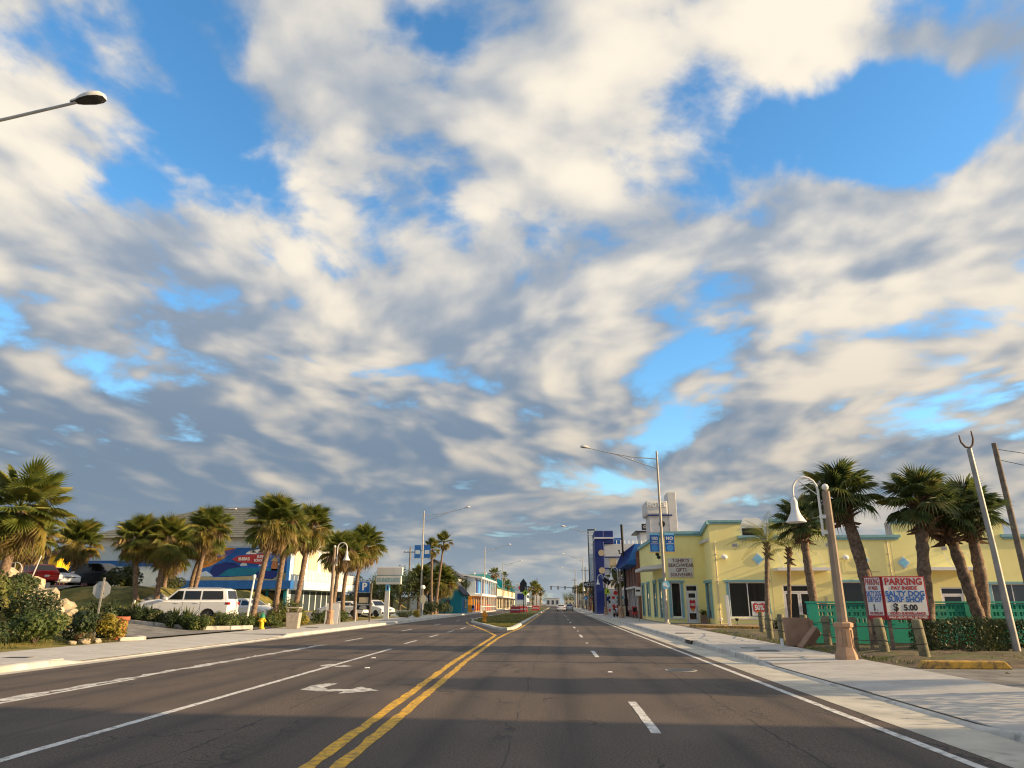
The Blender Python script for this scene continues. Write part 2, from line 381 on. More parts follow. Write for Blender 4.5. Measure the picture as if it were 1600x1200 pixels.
M['cardark'] = pm('car_dark', (0.02, 0.024, 0.03), 0.22, 0.1, 1, spec=0.6)
M['carred'] = pm('car_red', (0.50, 0.012, 0.015), 0.22, 0.05, 1, spec=0.6)
M['carmaroon'] = pm('car_maroon', (0.085, 0.012, 0.03), 0.25, 0.1, 1, spec=0.6)
M['carsilver'] = pm('car_silver', (0.45, 0.46, 0.47), 0.3, 0.04, 1, metal=0.4)
M['taillight'] = glassmat('tail_light', (0.30, 0.01, 0.01), 0.15)
M['headlight'] = glassmat('head_light', (0.6, 0.6, 0.6), 0.1)
M['aggregate'] = pm('bin_aggregate', (0.42, 0.36, 0.29), 0.9, 0.3, 20.0, 0.6, 60)
M['terracotta'] = pm('terracotta', (0.38, 0.11, 0.06), 0.85, 0.2, 2.0)
M['yellow'] = pm('hydrant_yellow', (0.80, 0.50, 0.02), 0.45, 0.08)
M['green'] = pm('hydrant_green', (0.02, 0.22, 0.11), 0.5, 0.1)
M['lime'] = pm('sign_lime', (0.55, 0.75, 0.03), 0.5, 0.05)
M['tile_brown'] = pm('brown_paving', (0.28, 0.20, 0.13), 0.9, 0.2, 2.0)
M['broken'] = pm('broken_planter', (0.34, 0.21, 0.14), 0.9, 0.15, 2.0, 0.2, 50)
GR = ((0.060, 0.105, 0.022), (0.10, 0.145, 0.028), (0.20, 0.20, 0.04))
M['frond'] = leafmat('palm_frond', (0.13, 0.165, 0.032), (0.22, 0.235, 0.045), (0.34, 0.29, 0.07), 2.5, 0.4)
M['frond_dark'] = leafmat('palm_frond_dark', (0.085, 0.125, 0.040), (0.13, 0.17, 0.052), (0.21, 0.20, 0.07), 2.5, 0.4)
M['frond_yellow'] = leafmat('palm_frond_yellow', (0.30, 0.24, 0.055), (0.38, 0.29, 0.075), (0.20, 0.20, 0.05), 2.5, 0.3)
M['frond_dead'] = leafmat('palm_frond_dead', (0.26, 0.18, 0.085), (0.36, 0.25, 0.11), (0.16, 0.11, 0.06), 2.5, 0.2)
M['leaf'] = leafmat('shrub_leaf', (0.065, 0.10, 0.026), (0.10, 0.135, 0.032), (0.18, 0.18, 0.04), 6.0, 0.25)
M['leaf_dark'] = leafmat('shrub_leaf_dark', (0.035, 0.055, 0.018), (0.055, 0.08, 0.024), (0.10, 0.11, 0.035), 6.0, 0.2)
M['leaf_yellow'] = leafmat('shrub_leaf_yellow', (0.09, 0.11, 0.022), (0.32, 0.25, 0.03), (0.42, 0.33, 0.05), 8.0, 0.3)
M['leaf_red'] = leafmat('shrub_leaf_red', (0.06, 0.085, 0.025), (0.14, 0.11, 0.04), (0.22, 0.08, 0.05), 8.0, 0.25)
M['grassblade'] = leafmat('grass_blade', (0.07, 0.10, 0.02), (0.13, 0.14, 0.03), (0.24, 0.19, 0.05), 1.5, 0.3)
# ================================================================ the setting
def ss(t): t = max(0.0, min(1.0, t)); return t * t * (3 - 2 * t)
def struct(o): return tag(o, kind='structure')
def hL(x, y):
    """height of the land west of the street: a low lot by the pavement, a bank up to the higher lot"""
    u = -x - 0.60 * y
    a = ss((u - 1.5) / 6) * ss((y - 24) / 8); b = ss((y - 47) / 8) * ss((-x - 27) / 4.5)
    return 0.14 + 0.42 * ss((-x - 18.5) / 6) + 2.3 * max(a, b)
struct(MB().add([(-3500, -400, -0.25), (3500, -400, -0.25), (3500, 5000, -0.25), (-3500, 5000, -0.25)], [(0, 1, 2, 3)]).build('ground', M['sand']))
# road bed from kerb to kerb
mb = MB()
ys = [-30 + 6 * i for i in range(140)]
for i, y in enumerate(ys): mb.v += [(-13.25, y, 0.0), (-4.0, y, 0.0), (4.65, y, 0.0)]
for i in range(len(ys) - 1):
    for k in range(2): mb.f.append((i * 3 + k, i * 3 + k + 1, i * 3 + k + 4, i * 3 + k + 3))
struct(mb.build('road', M['asphalt']))
# land west of the street
gx = [-17.25 - 0.9 * i for i in range(60)] + [-75, -100, -160]; gy = [-30, -10, 0, 8] + [14 + 1.2 * i for i in range(75)] + [110, 140, 200, 400, 800]
mb = MB()
for y in gy:
    for x in gx: mb.v.append((x, y, hL(x, y) + (0.05 * math.sin(x * 1.7 + y) * math.sin(y * 1.3) if x < -21 else 0)))
nx = len(gx)
for j in range(len(gy) - 1):
    for i in range(nx - 1): mb.f.append((j * nx + i, (j + 1) * nx + i, (j + 1) * nx + i + 1, j * nx + i + 1))
struct(mb.build('bank_terrain', M['lawn'], smooth=True))
# paved driveway and low car park laid on that land
def drape(name, mat, poly, dz, n=26):
    """a sheet that follows the land: poly rows (y, x_near, x_far)"""
    mb = MB(); k = 14
    for (y, xa, xb) in poly:
        for i in range(k + 1):
            x = xa + (xb - xa) * i / k; mb.v.append((x, y, hL(x, y) + dz))
    for j in range(len(poly) - 1):
        for i in range(k): a = j * (k + 1) + i; mb.f.append((a, a + k + 1, a + k + 2, a + 1))
    return struct(mb.build(name, mat, smooth=True))
drape('driveway', M['lot'], [(31.2 + 0.8 * i, -17.3, -21 - 0.42 * i if i < 19 else -27.5) for i in range(20)], 0.075)
drape('car_park', M['lot'], [(52 + 1.5 * i, -20.5, -30.0 if i < 3 else -27.5) for i in range(22)], 0.08)
drape('upper_car_park', M['lot'], [(51.2 + 1.0 * i, -37.4 + .28 * i, -60) for i in range(14)], 0.08)
# land and car park east of the street
struct(MB().add([(8.25, -30, 0.1), (120, -30, 0.1), (120, 500, 0.1), (8.25, 500, 0.1)], [(0, 1, 2, 3)]).build('parking_lot_ground', M['lot']))
mb = MB(); rb = random.Random(3)
gx = [8.3 + 0.45 * i for i in range(26)]; gy = [19.2 + 0.6 * i for i in range(41)]
for y in gy:
    for x in gx:
        e = min(ss((x - 8.3) / 0.8), ss((19.5 - x) / 1.0), ss((y - 19.2) / 0.6), ss((44 - y) / 1))
        mb.v.append((x, y, 0.108 + e * (0.08 + 0.07 * rb.random())))
nx = len(gx)
for j in range(len(gy) - 1):
    for i in range(nx - 1): mb.f.append((j * nx + i, j * nx + i + 1, (j + 1) * nx + i + 1, (j + 1) * nx + i))
struct(mb.build('planting_bed_ground', M['soil'], smooth=True))
struct(MB().add([(9.0, 43.2, 0.118), (40, 43.2, 0.118), (40, 58, 0.118), (9.0, 58, 0.118)], [(0, 1, 2, 3)]).build('shop_forecourt', M['tile_brown']))
# ---- pavements made of slabs, kerbs, gutters
def slab_mesh(w, l, seed):
    r = random.Random(seed); mb = MB().box(-w / 2, w / 2, -l / 2, l / 2, -0.07, 0.0)
    return mb.mesh('slab', M['concrete'], bevel=0.012, seg=1)
def pavement(name, x0, x1, y0, y1, rows, ln, zf, gap=0.016, tilt=None):
    base = struct(MB().box(x0, x1, y0, y1, -0.1, 0.045).build(name, M['rope']))
    w = (x1 - x0) / rows; me = [slab_mesh(w - gap, ln - gap, k) for k in range(2)]
    y = y0 + ln / 2; i = 0; rr = random.Random(len(name))
    while y < y1:
        for r in range(rows):
            o = place('slab', me[i % 2], base, (x0 + w * (r + 0.5), y, zf(y) + rr.uniform(-0.003, 0.003)), (0, tilt(y) if tilt else 0, PI if rr.random() < 0.5 else 0))
            if tilt and tilt(y): o.rotation_euler = (0, tilt(y), 0)
            i += 1
        y += ln
    return base
def dropR(y): return 1.0 - max(0.0, ss((y - 9.0) / 2.0) - ss((y - 20.5) / 2.0))       # 0 across the vehicle crossing
def dropL(y): return 1.0 - max(0.0, ss((y - 19.5) / 1.5) - ss((y - 36.0) / 1.5))
pavement('east_pavement', 5.70, 8.3, 2.0, 120, 1, 1.55, lambda y: 0.155 - 0.055 * (1 - dropR(y)), tilt=lambda y: -0.042 * (1 - dropR(y)))
pavement('west_pavement', -17.3, -13.55, 5.0, 130, 1, 1.9, lambda y: 0.155 - 0.055 * (1 - dropL(y)), tilt=lambda y: 0.028 * (1 - dropL(y)))
struct(MB().box(5.72, 8.3, 120, 800, -0.1, 0.155).build('far_east_pavement', M['concrete']))
struct(MB().box(-17.3, -13.55, 130, 800, -0.1, 0.155).build('far_west_pavement', M['concrete']))
def kerb(name, xin, side, y0, y1, drop, mat, wd=0.17):
    """kerb stone run whose top falls at crossings; side +1: pavement lies at larger x"""
    mb = MB(); ys = [];  y = y0
    while y < y1: ys.append(y); y += 0.5 if y < 70 else 6
    rr = random.Random(5)
    for y in ys:
        h = 0.03 + 0.125 * drop(y); j = rr.uniform(-0.004, 0.004)
        for dx_, z in ((-0.02, -0.05), (0.0 + j, 0.012), (0.025 + j, h - 0.02), (0.055 + j, h), (wd, h), (wd, -0.05)): mb.v.append((xin + side * dx_, y, z))
    for j in range(len(ys) - 1):
        for k in range(5):
            q = (j * 6 + k, j * 6 + k + 1, (j + 1) * 6 + k + 1, (j + 1) * 6 + k)
            mb.f.append(q if side < 0 else q[::-1])
    return struct(mb.build(name, mat, smooth=True))
kerb('east_kerb', 5.54, 1, -5, 800, dropR, M['kerb'])
kerb('west_kerb', -13.36, -1, -5, 800, dropL, M['kerb'])
struct(MB().add([(4.62, -5, 0.004), (5.56, -5, 0.008), (5.56, 800, 0.008), (4.62, 800, 0.004)], [(0, 1, 2, 3)]).build('east_gutter', M['gutter']))
struct(MB().add([(-13.38, -5, 0.008), (-12.95, -5, 0.004), (-12.95, 800, 0.004), (-13.38, 800, 0.008)], [(0, 1, 2, 3)]).build('west_gutter', M['gutter']))
# dark grate of the storm drain in the kerb
o = tag(MB().box(5.50, 5.70, 31.2, 32.6, 0.02, 0.125).build('storm_drain', M['black']), 'dark storm drain slot in the kerb beside the shop', 'drain')
MB().box(5.45, 5.74, 31.05, 32.75, 0.159, 0.172).build('drain_lid', M['gutter'], o)
# ---- median with kerb and grass
med = [(-2.62, 51.0), (-2.62, 54), (-2.55, 78), (-2.5, 330), (-8.35, 330), (-8.35, 78), (-8.0, 70), (-7.5, 66.0), (-6.4, 60.0), (-4.9, 53.2), (-4.1, 49.0), (-3.55, 47.3), (-3.05, 47.0), (-2.72, 48.2)]
def inset(poly, d):
    c = []; n = len(poly)
    for i in range(n):
        a, b, e = Vector(poly[i - 1]), Vector(poly[i]), Vector(poly[(i + 1) % n])
        t = ((b - a).normalized() + (e - b).normalized()).normalized(); nr = Vector((-t.y, t.x)); c.append(tuple(b + nr * d))
    return c
mi = inset(med, 0.28); mb = MB(); n = len(med)
mb.v += [(x, y, -0.02) for x, y in med] + [(x * 1.0, y, 0.11) for x, y in inset(med, 0.03)] + [(x, y, 0.15) for x, y in inset(med, 0.08)] + [(x, y, 0.15) for x, y in mi] + [(x, y, 0.05) for x, y in mi]
for l in range(4):
    for i in range(n): mb.f.append((l * n + i, l * n + (i + 1) % n, (l + 1) * n + (i + 1) % n, (l + 1) * n + i))
struct(mb.build('median_kerb', M['kerb']))
struct(MB().add([(x, y, 0.13) for x, y in mi], [tuple(range(n))]).build('median_lawn', M['lawn']))
# blades of grass, one mass
def blades(n, sampler, hmin, hmax, seed):
    r = np.random.default_rng(seed); P = np.array([sampler(r) for _ in range(n)])
    a = r.uniform(0, 2 * np.pi, n); h = r.uniform(hmin, hmax, n); w = 0.012 + 0.012 * r.random(n)
    lean = r.normal(0, 0.35, (n, 2)) * h[:, None]
    v = np.zeros((n, 3, 3)); v[:, 0] = P; v[:, 1] = P; v[:, 2] = P
    v[:, 0, 0] -= np.cos(a) * w; v[:, 0, 1] -= np.sin(a) * w; v[:, 1, 0] += np.cos(a) * w; v[:, 1, 1] += np.sin(a) * w
    v[:, 2, 0:2] += lean; v[:, 2, 2] += h
    me = bpy.data.meshes.new('grass'); me.from_pydata(v.reshape(-1, 3).tolist(), [], np.arange(3 * n).reshape(-1, 3).tolist())
    me.materials.append(M['grassblade']); return me
def s_med(r):
    y = 49.5 + 60 * r.random() ** 1.6; t = min(1.0, (y - 48) / 20); return (-2.95 - r.random() * (0.3 + 4.7 * t), y, 0.125)
tag(place('grass', blades(16000, s_med, 0.03, 0.09, 1)), 'short mown grass on the median strip', 'grass', kind='stuff')
def s_bed(r):
    while True:
        x, y = 8.4 + 7 * r.random(), 19.5 + 22 * r.random()
        if math.sin(x * 2.1 + 1) * math.sin(y * 1.3) + 0.6 * r.random() > 0.15: return (x, y, 0.16)
tag(place('grass', blades(9000, s_bed, 0.03, 0.11, 2)), 'patchy weeds and grass between the wooden bollards', 'grass', kind='stuff')
def s_bank(r):
    while True:
        x, y = -18 - 24 * r.random(), 24 + 26 * r.random()
        if hL(x, y) > 0.5 or (y < 30): return (x, y, hL(x, y) + 0.0)
tag(place('grass', blades(14000, s_bank, 0.04, 0.16, 3)), 'rough grass on the bank below the upper car park', 'grass', kind='stuff')
# ---- painted markings, 4 mm above the asphalt
def stripe(name, pts, w, mat, z=0.004, rag=0.0, seed=1):
    r = random.Random(seed); mb = MB(); P = []
    for (a, b) in zip(pts[:-1], pts[1:]):
        d = math.hypot(b[0] - a[0], b[1] - a[1]); k = max(1, int(d / 0.35)) if rag else max(1, int(d / 8))
        P += [(a[0] + (b[0] - a[0]) * i / k, a[1] + (b[1] - a[1]) * i / k) for i in range(k)]
    P.append(pts[-1])
    for i, p in enumerate(P):
        q0, q1 = P[max(0, i - 1)], P[min(len(P) - 1, i + 1)]; t = Vector((q1[0] - q0[0], q1[1] - q0[1])).normalized(); nr = (-t.y, t.x)
        for s_ in (-1, 1):
            ww = w / 2 + (r.uniform(-rag, rag) if rag else 0); mb.v.append((p[0] + nr[0] * s_ * ww, p[1] + nr[1] * s_ * ww, z))
    for i in range(len(P) - 1): mb.f.append((2 * i, 2 * i + 2, 2 * i + 3, 2 * i + 1)[::-1])
    return struct(mb.build(name, mat))
stripe('edge_line_marking', [(4.30, 3), (4.30, 20), (4.28, 45), (4.38, 90), (4.45, 500)], 0.13, M['white_line'], rag=0.008)
stripe('yellow_line_marking', [(-2.16, 4), (-2.30, 10), (-2.62, 22), (-2.80, 36), (-2.74, 41), (-2.42, 51), (-2.35, 78), (-2.3, 330)], 0.16, M['yellow_line'], rag=0.02, seed=2)
stripe('yellow_line_marking', [(-2.46, 4), (-2.62, 10), (-2.95, 22), (-3.12, 36), (-3.2, 39.5), (-4.4, 46.5), (-5.6, 53), (-6.9, 59.5), (-7.7, 64.5), (-8.1, 68)], 0.16, M['yellow_line'], rag=0.02, seed=3)
stripe('turn_lane_marking', [(-5.9, 5), (-5.98, 12), (-6.08, 27.6)], 0.14, M['white_line'], rag=0.008, seed=4)
stripe('worn_line_marking', [(-9.30, 6), (-9.36, 16.5)], 0.12, M['white_line'], rag=0.01, seed=5)
stripe('old_line_marking', [(-9.62, 6), (-9.60, 14), (-9.54, 20), (-9.46, 26), (-9.4, 30)], 0.26, M['worn_white'], rag=0.09, seed=6)
def dash_run(name, x, y0, ln, gap, n, w=0.13):
    me = stripe(name, [(0, -ln / 2), (0, ln / 2)], w, M['white_line'], rag=0.006); me.location = (x, y0 + ln / 2, 0)
    for i in range(1, n):
        c = link(me.copy()); c.location = (x + 0.0018 * i, y0 + ln / 2 + i * (ln + gap), 0); tag(c, kind='structure')
dash_run('lane_dash_marking', 1.27, 10.15, 3.1, 10.5, 22)
dash_run('turn_dash_marking', -6.3, 31.1, 2.7, 3.4, 6)
dash_run('west_dash_marking', -9.35, 33.0, 3.1, 9.1, 18)
# turn arrows: a bent shaft and a head, worn at the rim
def arrow(name, cx, cy, sc, seed):
    r = random.Random(seed)
    pts = [(-0.78, -0.35), (-0.30, -0.62), (0.28, -0.62), (0.28, -1.05), (1.05, -0.38), (0.42, 0.30), (0.32, -0.22), (-0.18, -0.20), (-0.38, 0.05), (-0.30, 1.0), (-0.62, 0.95), (-0.80, 0.4)]
    out = []
    for i in range(len(pts)):
        a, b = pts[i], pts[(i + 1) % len(pts)]
        for k in range(4):
            t = k / 4; out.append((cx + sc * (a[0] + (b[0] - a[0]) * t + r.uniform(-.025, .025)), cy + sc * (a[1] + (b[1] - a[1]) * t + r.uniform(-.05, .05)) ))
    return struct(MB().add([(x, y, 0.005) for x, y in out], [tuple(range(len(out)))]).build(name, M['worn_white']))
arrow('turn_arrow_marking', -4.30, 14.95, 0.86, 1)
arrow('turn_arrow_marking', -5.95, 20.2, 0.50, 2)
# crossing lines far down the street
for i in range(9): struct(MB().add([(-1.6 + 0.75 * i, 236, 0.005), (-1.2 + 0.75 * i, 236, 0.005), (-1.2 + 0.75 * i, 239, 0.005), (-1.6 + 0.75 * i, 239, 0.005)], [(0, 1, 2, 3)]).build('crossing_marking', M['white_line']))
# ================================================================ palms
def fan_frond(name, mat, seed, pet=0.95, rad=0.95, span=140, nseg=30, droop=0.35, fold=0.10, tatter=0.1):
    """costapalmate fan leaf; stalk along +Y from the origin, upper side +Z"""
    r = random.Random(seed); mb = MB()
    mb.tube([(0, 0, 0), (0, pet * 0.5, 0.03), (0, pet, 0.0)], [0.022, 0.016, 0.012], 4, cap=False)
    hub = (0, pet, 0.0)
    for i in range(nseg):
        a = R(-span + 2 * span * i / (nseg - 1)) ; k = abs(a) / R(span)
        L = rad * (1.0 - 0.38 * k ** 2) * (1 - tatter * r.random())
        w = 2.25 * R(span) / nseg * 0.52
        d = Vector((math.sin(a), math.cos(a), 0)); s = Vector((math.cos(a), -math.sin(a), 0))
        dr = droop * (0.75 + 0.5 * r.random())
        o = Vector(hub) + Vector((0, 0.22 * rad * (1 - k), -0.05 * (1 - k)))     # the midrib runs into the blade
        def pt(t, side, lift): return o + d * (L * t) + s * (side * w * L) + Vector((0, 0, lift * fold * L - dr * L * t ** 2.4))
        b = len(mb.v)
        m1 = 0.45 if nseg > 20 else 0.5
        mb.v += [tuple(o), tuple(pt(m1, -m1 * .85, -.5)), tuple(pt(m1, 0, .7)), tuple(pt(m1, m1 * .85, -.5)),
                 tuple(pt(.78, -.19, -.2)), tuple(pt(.78, .19, -.2)), tuple(pt(1.0, r.uniform(-.1, .1), -.2 - 1.5 * r.random()))]
        mb.f += [(b, b + 1, b + 2), (b, b + 2, b + 3), (b + 1, b + 4, b + 2), (b + 2, b + 4, b + 5), (b + 2, b + 5, b + 3), (b + 4, b + 6, b + 5)]
    return mb.mesh(name, mat)
def feather_frond(name, mat, seed, L=2.0, droop=0.9, nl=26):
    """pinnate leaf arching over, two rows of leaflets"""
    r = random.Random(seed); mb = MB(); P = [Vector((0, L * t, L * (0.32 * t - droop * t ** 2.3))) for t in [i / 8 for i in range(9)]]
    mb.tube(P, [0.022 - 0.018 * i / 8 for i in range(9)], 4, cap=False)
    for i in range(nl):
        t = 0.18 + 0.8 * i / (nl - 1); j = min(7, int(t * 8)); p = P[j].lerp(P[j + 1], t * 8 - j); tg = (P[j + 1] - P[j]).normalized()
        ll = L * 0.30 * math.sin(PI * (0.15 + 0.8 * t)) * (0.85 + 0.3 * r.random())
        for s_ in (-1, 1):
            d = (Vector((s_, 0, 0)) * 0.85 + tg * 0.55 + Vector((0, 0, -0.28 - 0.25 * r.random()))).normalized()
            b = len(mb.v); sd = tg * 0.018
            mb.v += [tuple(p), tuple(p + d * ll * .45 + sd), tuple(p + d * ll * .45 - sd), tuple(p + d * ll + Vector((0, 0, -.12 * ll)))]
            mb.f += [(b, b + 1, b + 2), (b + 1, b + 3, b + 2)]
    return mb.mesh(name, mat)
FR = {'g': [fan_frond('frond', M['frond'], s, droop=d, rad=1.0, pet=0.9) for s, d in ((1, .22), (2, .38), (3, .5))],
      'd': [fan_frond('frond', M['frond_dark'], s, droop=d, rad=1.0, pet=0.8) for s, d in ((4, .25), (5, .4), (6, .55))],
      'y': [fan_frond('frond', M['frond_yellow'], s, droop=d, rad=.95, pet=0.85, span=120, fold=.16, tatter=.3) for s, d in ((7, .6), (8, .8))],
      'b': [fan_frond('frond', M['frond_dead'], s, droop=d, rad=.9, pet=0.8, span=85, fold=.25, tatter=.4, nseg=18) for s, d in ((9, .8), (10, 1.0))],
      'u': [fan_frond('frond', M['frond'], s, droop=d, rad=1.0, pet=0.85, span=150, nseg=34) for s, d in ((11, .10), (12, .2))],
      'p': [feather_frond('frond', M['frond'], s, droop=d) for s, d in ((13, .75), (14, 1.0))]}
def trunk_mesh(base, top, r0, r1, seed, bend=0.3, ring=0.10):
    r = random.Random(seed); base, top = Vector(base), Vector(top); n = max(10, int((top - base).length / 0.16)); P, Q = [], []
    a = r.uniform(0, 2 * PI); off = Vector((math.cos(a), math.sin(a) * 0.5, 0)) * bend
    for i in range(n + 1):
        t = i / n; P.append(base.lerp(top, t) - base + off * math.sin(PI * t) * (1 - 0.3 * t))
        Q.append((r0 + (r1 - r0) * t + (0.05 * (1 - t * 6) if t < 1 / 6 else 0)) * (1 + r.uniform(-ring, ring)))
    return MB().tube(P, Q, 10).mesh('trunk', M['trunk'], smooth=True)
def palm(label, base, top, rad, style, seed, r0=0.19, r1=0.16, group=None, bend=0.3, name='palm_tree', n=None):
    r = random.Random(seed); t = thing(name, label, 'palm tree', base, 0, group)
    place('trunk', trunk_mesh(base, top, r0, r1, seed, bend), t)
    hd = Vector(top) - Vector(base); a0 = r.uniform(0, 6.28); ga = 2.39996
    spec = []                                                     # (elevation, kind, scale)
    if style == 'full':
        n = n or 66
        for i in range(n):
            f = i / (n - 1); el = 84 - 152 * f ** 1.05
            k = 'g' if f < 0.45 or (f < .85 and r.random() < .35) else ('y' if f < 0.78 and r.random() < .75 else 'b')
            spec.append((el + r.uniform(-8, 8), k, r.uniform(.88, 1.08)))
    elif style == 'trim':
        n = n or 34
        for i in range(n):
            f = i / (n - 1); el = 84 - 112 * f; spec.append((el + r.uniform(-8, 8), 'd' if r.random() < .8 else 'g', r.uniform(.9, 1.1)))
    elif style == 'wash':
        n = n or 24
        for i in range(n):
            f = i / (n - 1); el = 85 - 150 * f; spec.append((el + r.uniform(-10, 10), 'u' if f < .62 else ('b' if r.random() < .8 else 'y'), r.uniform(.85, 1.1)))
    elif style == 'big':
        n = n or 46
        for i in range(n):
            f = i / (n - 1); el = 80 - 165 * f ** 0.85
            spec.append((el + r.uniform(-8, 8), 'u' if f < .58 or (f < .8 and r.random() < .4) else ('y' if r.random() < .4 else 'b'), r.uniform(.9, 1.1)))
    elif style == 'feather':
        n = n or 15
        for i in range(n):
            f = i / (n - 1); spec.append((80 - 75 * f + r.uniform(-6, 6), 'p', r.uniform(.85, 1.1)))
    unit = 1.85 if style != 'feather' else 2.0
    for i, (el, k, s) in enumerate(spec):
        az = a0 + ga * i + r.uniform(-.2, .2); e = R(el)
        d = Vector((math.cos(az) * math.cos(e), math.sin(az) * math.cos(e), math.sin(e)))
        rt = d.cross(Vector((0, 0, 1))); rt = rt.normalized() if rt.length > 1e-3 else Vector((1, 0, 0))
        up = rt.cross(d).normalized(); tw = r.uniform(-.35, .35)
        rt, up = rt * math.cos(tw) + up * math.sin(tw), up * math.cos(tw) - rt * math.sin(tw)
        me = r.choice(FR[k]); sc = s * rad / unit
        o = link(bpy.data.objects.new('frond', me)); o.parent = t
        mt = Matrix((rt, d, up)).transposed().to_4x4(); mt.translation = hd + Vector((0, 0, -0.10 + 0.12 * r.random())) + d * 0.05
        o.matrix_local = mt @ Matrix.Scale(sc, 4)
    if style in ('trim', 'full', 'feather'):
        mb = MB(); nb = 58 if style == 'trim' else 18; zl = -1.15 if style == 'trim' else -.85
        for i in range(nb):                                      # sawn leaf bases below the crown
            az = ga * i; z = zl - zl * i / nb; rr_ = r1 * (1.15 if style == 'trim' else 0.9)
            d = Vector((math.cos(az), math.sin(az), 0)); s_ = Vector((-math.sin(az), math.cos(az), 0)); L = (0.20 + 0.16 * r.random()) * (1.3 if style == 'trim' else 0.8)
            b0 = hd + Vector((0, 0, z)) + d * rr_ * 0.6; t1 = hd + Vector((0, 0, z + 0.22 + .1 * r.random())) + d * (rr_ + L * (0.75 if z > -.6 else 1.0))
            if z < zl + .25 and r.random() < .6: t1.z -= 0.32
            mb.hexa([tuple(b0 - s_ * .07), tuple(b0 + s_ * .07), tuple(b0 + s_ * .07 + Vector((0, 0, .16))), tuple(b0 - s_ * .07 + Vector((0, 0, .16))),
                     tuple(t1 - s_ * .03), tuple(t1 + s_ * .03), tuple(t1 + s_ * .03 + Vector((0, 0, .03))), tuple(t1 - s_ * .03 + Vector((0, 0, .03)))])
        mb.build('leaf_bases', M['boot'], t)
    return t
ORD = ['first', 'second', 'third', 'fourth', 'fifth', 'sixth', 'seventh', 'eighth', 'ninth', 'tenth']
WP = 'palms on the west side'; EP = 'palms in front of the yellow shop'
def wp(label, bx, by, tx, ty, tz, rad, style, seed, **k): return palm(label, (bx, by, hL(bx, by) - 0.05), (tx, ty, tz), rad, style, seed, group=WP, **k)
wp('large fan palm with hanging dead fronds at the photo\'s left edge', -26.7, 34, -26.4, 34, 6.2, 2.45, 'big', 21, r0=.22, r1=.2, bend=.15)
wp('sabal palm beside the dark parked SUV on the upper car park', -39.8, 58, -39.4, 58, 6.4, 2.1, 'full', 22)
wp('second sabal palm growing just behind the fan palm with dead fronds', -38.2, 50, -37.9, 50, 6.2, 2.2, 'full', 23)
wp('sabal palm with the palest crown, left of a touching pair above the white SUV', -30.3, 52, -30.7, 52, 6.1, 1.95, 'full', 24)
wp('sabal palm with a wide crown, right one of a touching pair above the white SUV', -29.0, 52.5, -28.7, 52.5, 5.9, 2.05, 'full', 25)
wp('short sabal palm tucked behind the touching pair above the white SUV', -31.6, 58, -31.3, 58, 5.2, 1.7, 'full', 26)
wp('rough thin palm trunk leaning right in front of the orange end of the mural', -29.9, 59, -29.0, 59, 6.4, 1.7, 'full', 27)
wp('sabal palm with orange lit trunk leaning across the mural', -28.3, 56, -27.5, 56, 7.3, 2.0, 'full', 28, bend=.1)
wp('tallest sabal palm rising behind the yellow fire hydrant', -19.5, 47, -18.6, 47, 6.7, 2.1, 'full', 29, bend=.1)
wp('sabal palm with straight trunk between hydrant palm and rubbish bin', -19.2, 50, -18.9, 50.2, 6.5, 1.9, 'full', 30, bend=.05)
wp('sabal palm with thick brown trunk behind the rubbish bin', -18.9, 52.6, -18.2, 52.8, 6.9, 2.0, 'full', 31, bend=.1, r0=.22)
wp('dark leaning palm behind the goose-neck lamp on the west pavement', -20.3, 66, -19.9, 66, 6.1, 2.1, 'full', 32)
wp('palm with frayed trunk, middle of three by the parking sign', -19.6, 68, -19.3, 68, 6.2, 2.0, 'full', 33)
wp('golden crowned palm nearest the blue parking sign', -19.0, 70, -18.6, 70, 6.9, 2.2, 'full', 34)
wp('slender tall fan palm beside the street light by the turquoise hut', -16.7, 100, -16.9, 100, 8.9, 1.55, 'wash', 35, r0=.2, r1=.12, bend=.1)
wp('slender tallest fan palm leaning toward the street by the turquoise hut', -16.6, 102, -15.6, 102, 10.0, 1.5, 'wash', 36, r0=.2, r1=.12, bend=.15)
wp('bushy low palm growing against the turquoise hut', -17.0, 106, -16.4, 106, 4.6, 2.5, 'full', 37)
wp('dark low palm behind the slender tall fan palms', -20.0, 108, -19.8, 108, 5.0, 2.3, 'full', 38)
def ep(label, bx, by, tx, tz, rad, style, seed, **k): return palm(label, (bx, by, 0.1), (tx, by, tz), rad, style, seed, group=EP, **k)
ep('small feather palm before the shop window with the sale poster', 12.45, 45, 12.9, 5.0, 2.1, 'feather', 41, r0=.14, r1=.12, bend=.05)
ep('sabal palm before the double glass doors of the yellow shop', 14.35, 42, 14.1, 6.0, 1.65, 'trim', 42, bend=.06, r0=.25, r1=.2)
ep('tall palm leaning left behind the goose-neck street lamp', 11.35, 27.2, 10.66, 5.43, 1.45, 'trim', 43, bend=.15, r0=.24, r1=.2)
ep('upright palm rising behind the parking price sign', 12.75, 26.5, 13.17, 5.1, 1.42, 'trim', 44, bend=.08, r0=.24, r1=.19)
ep('palm leaning left, first of the crossing pair behind the hedge', 14.95, 27, 14.15, 4.7, 1.2, 'trim', 45, bend=.06, r0=.22, r1=.18, n=22)
ep('palm with golden lit fronds, second of the crossing pair behind the hedge', 14.95, 27.4, 15.2, 4.85, 1.4, 'trim', 46, bend=.25, r0=.22, r1=.18)
for i, (x, y, h) in enumerate([(27.0, 14.0, 7.2), (30.5, 24.0, 8.0)]):  # two palms out of view, added to lay shadow bands over the road
    ep('%s unseen palm right of the viewer, added to cast shadow across the road' % ORD[i], x, y, x + .3, h, 1.7, 'full', 300 + i)
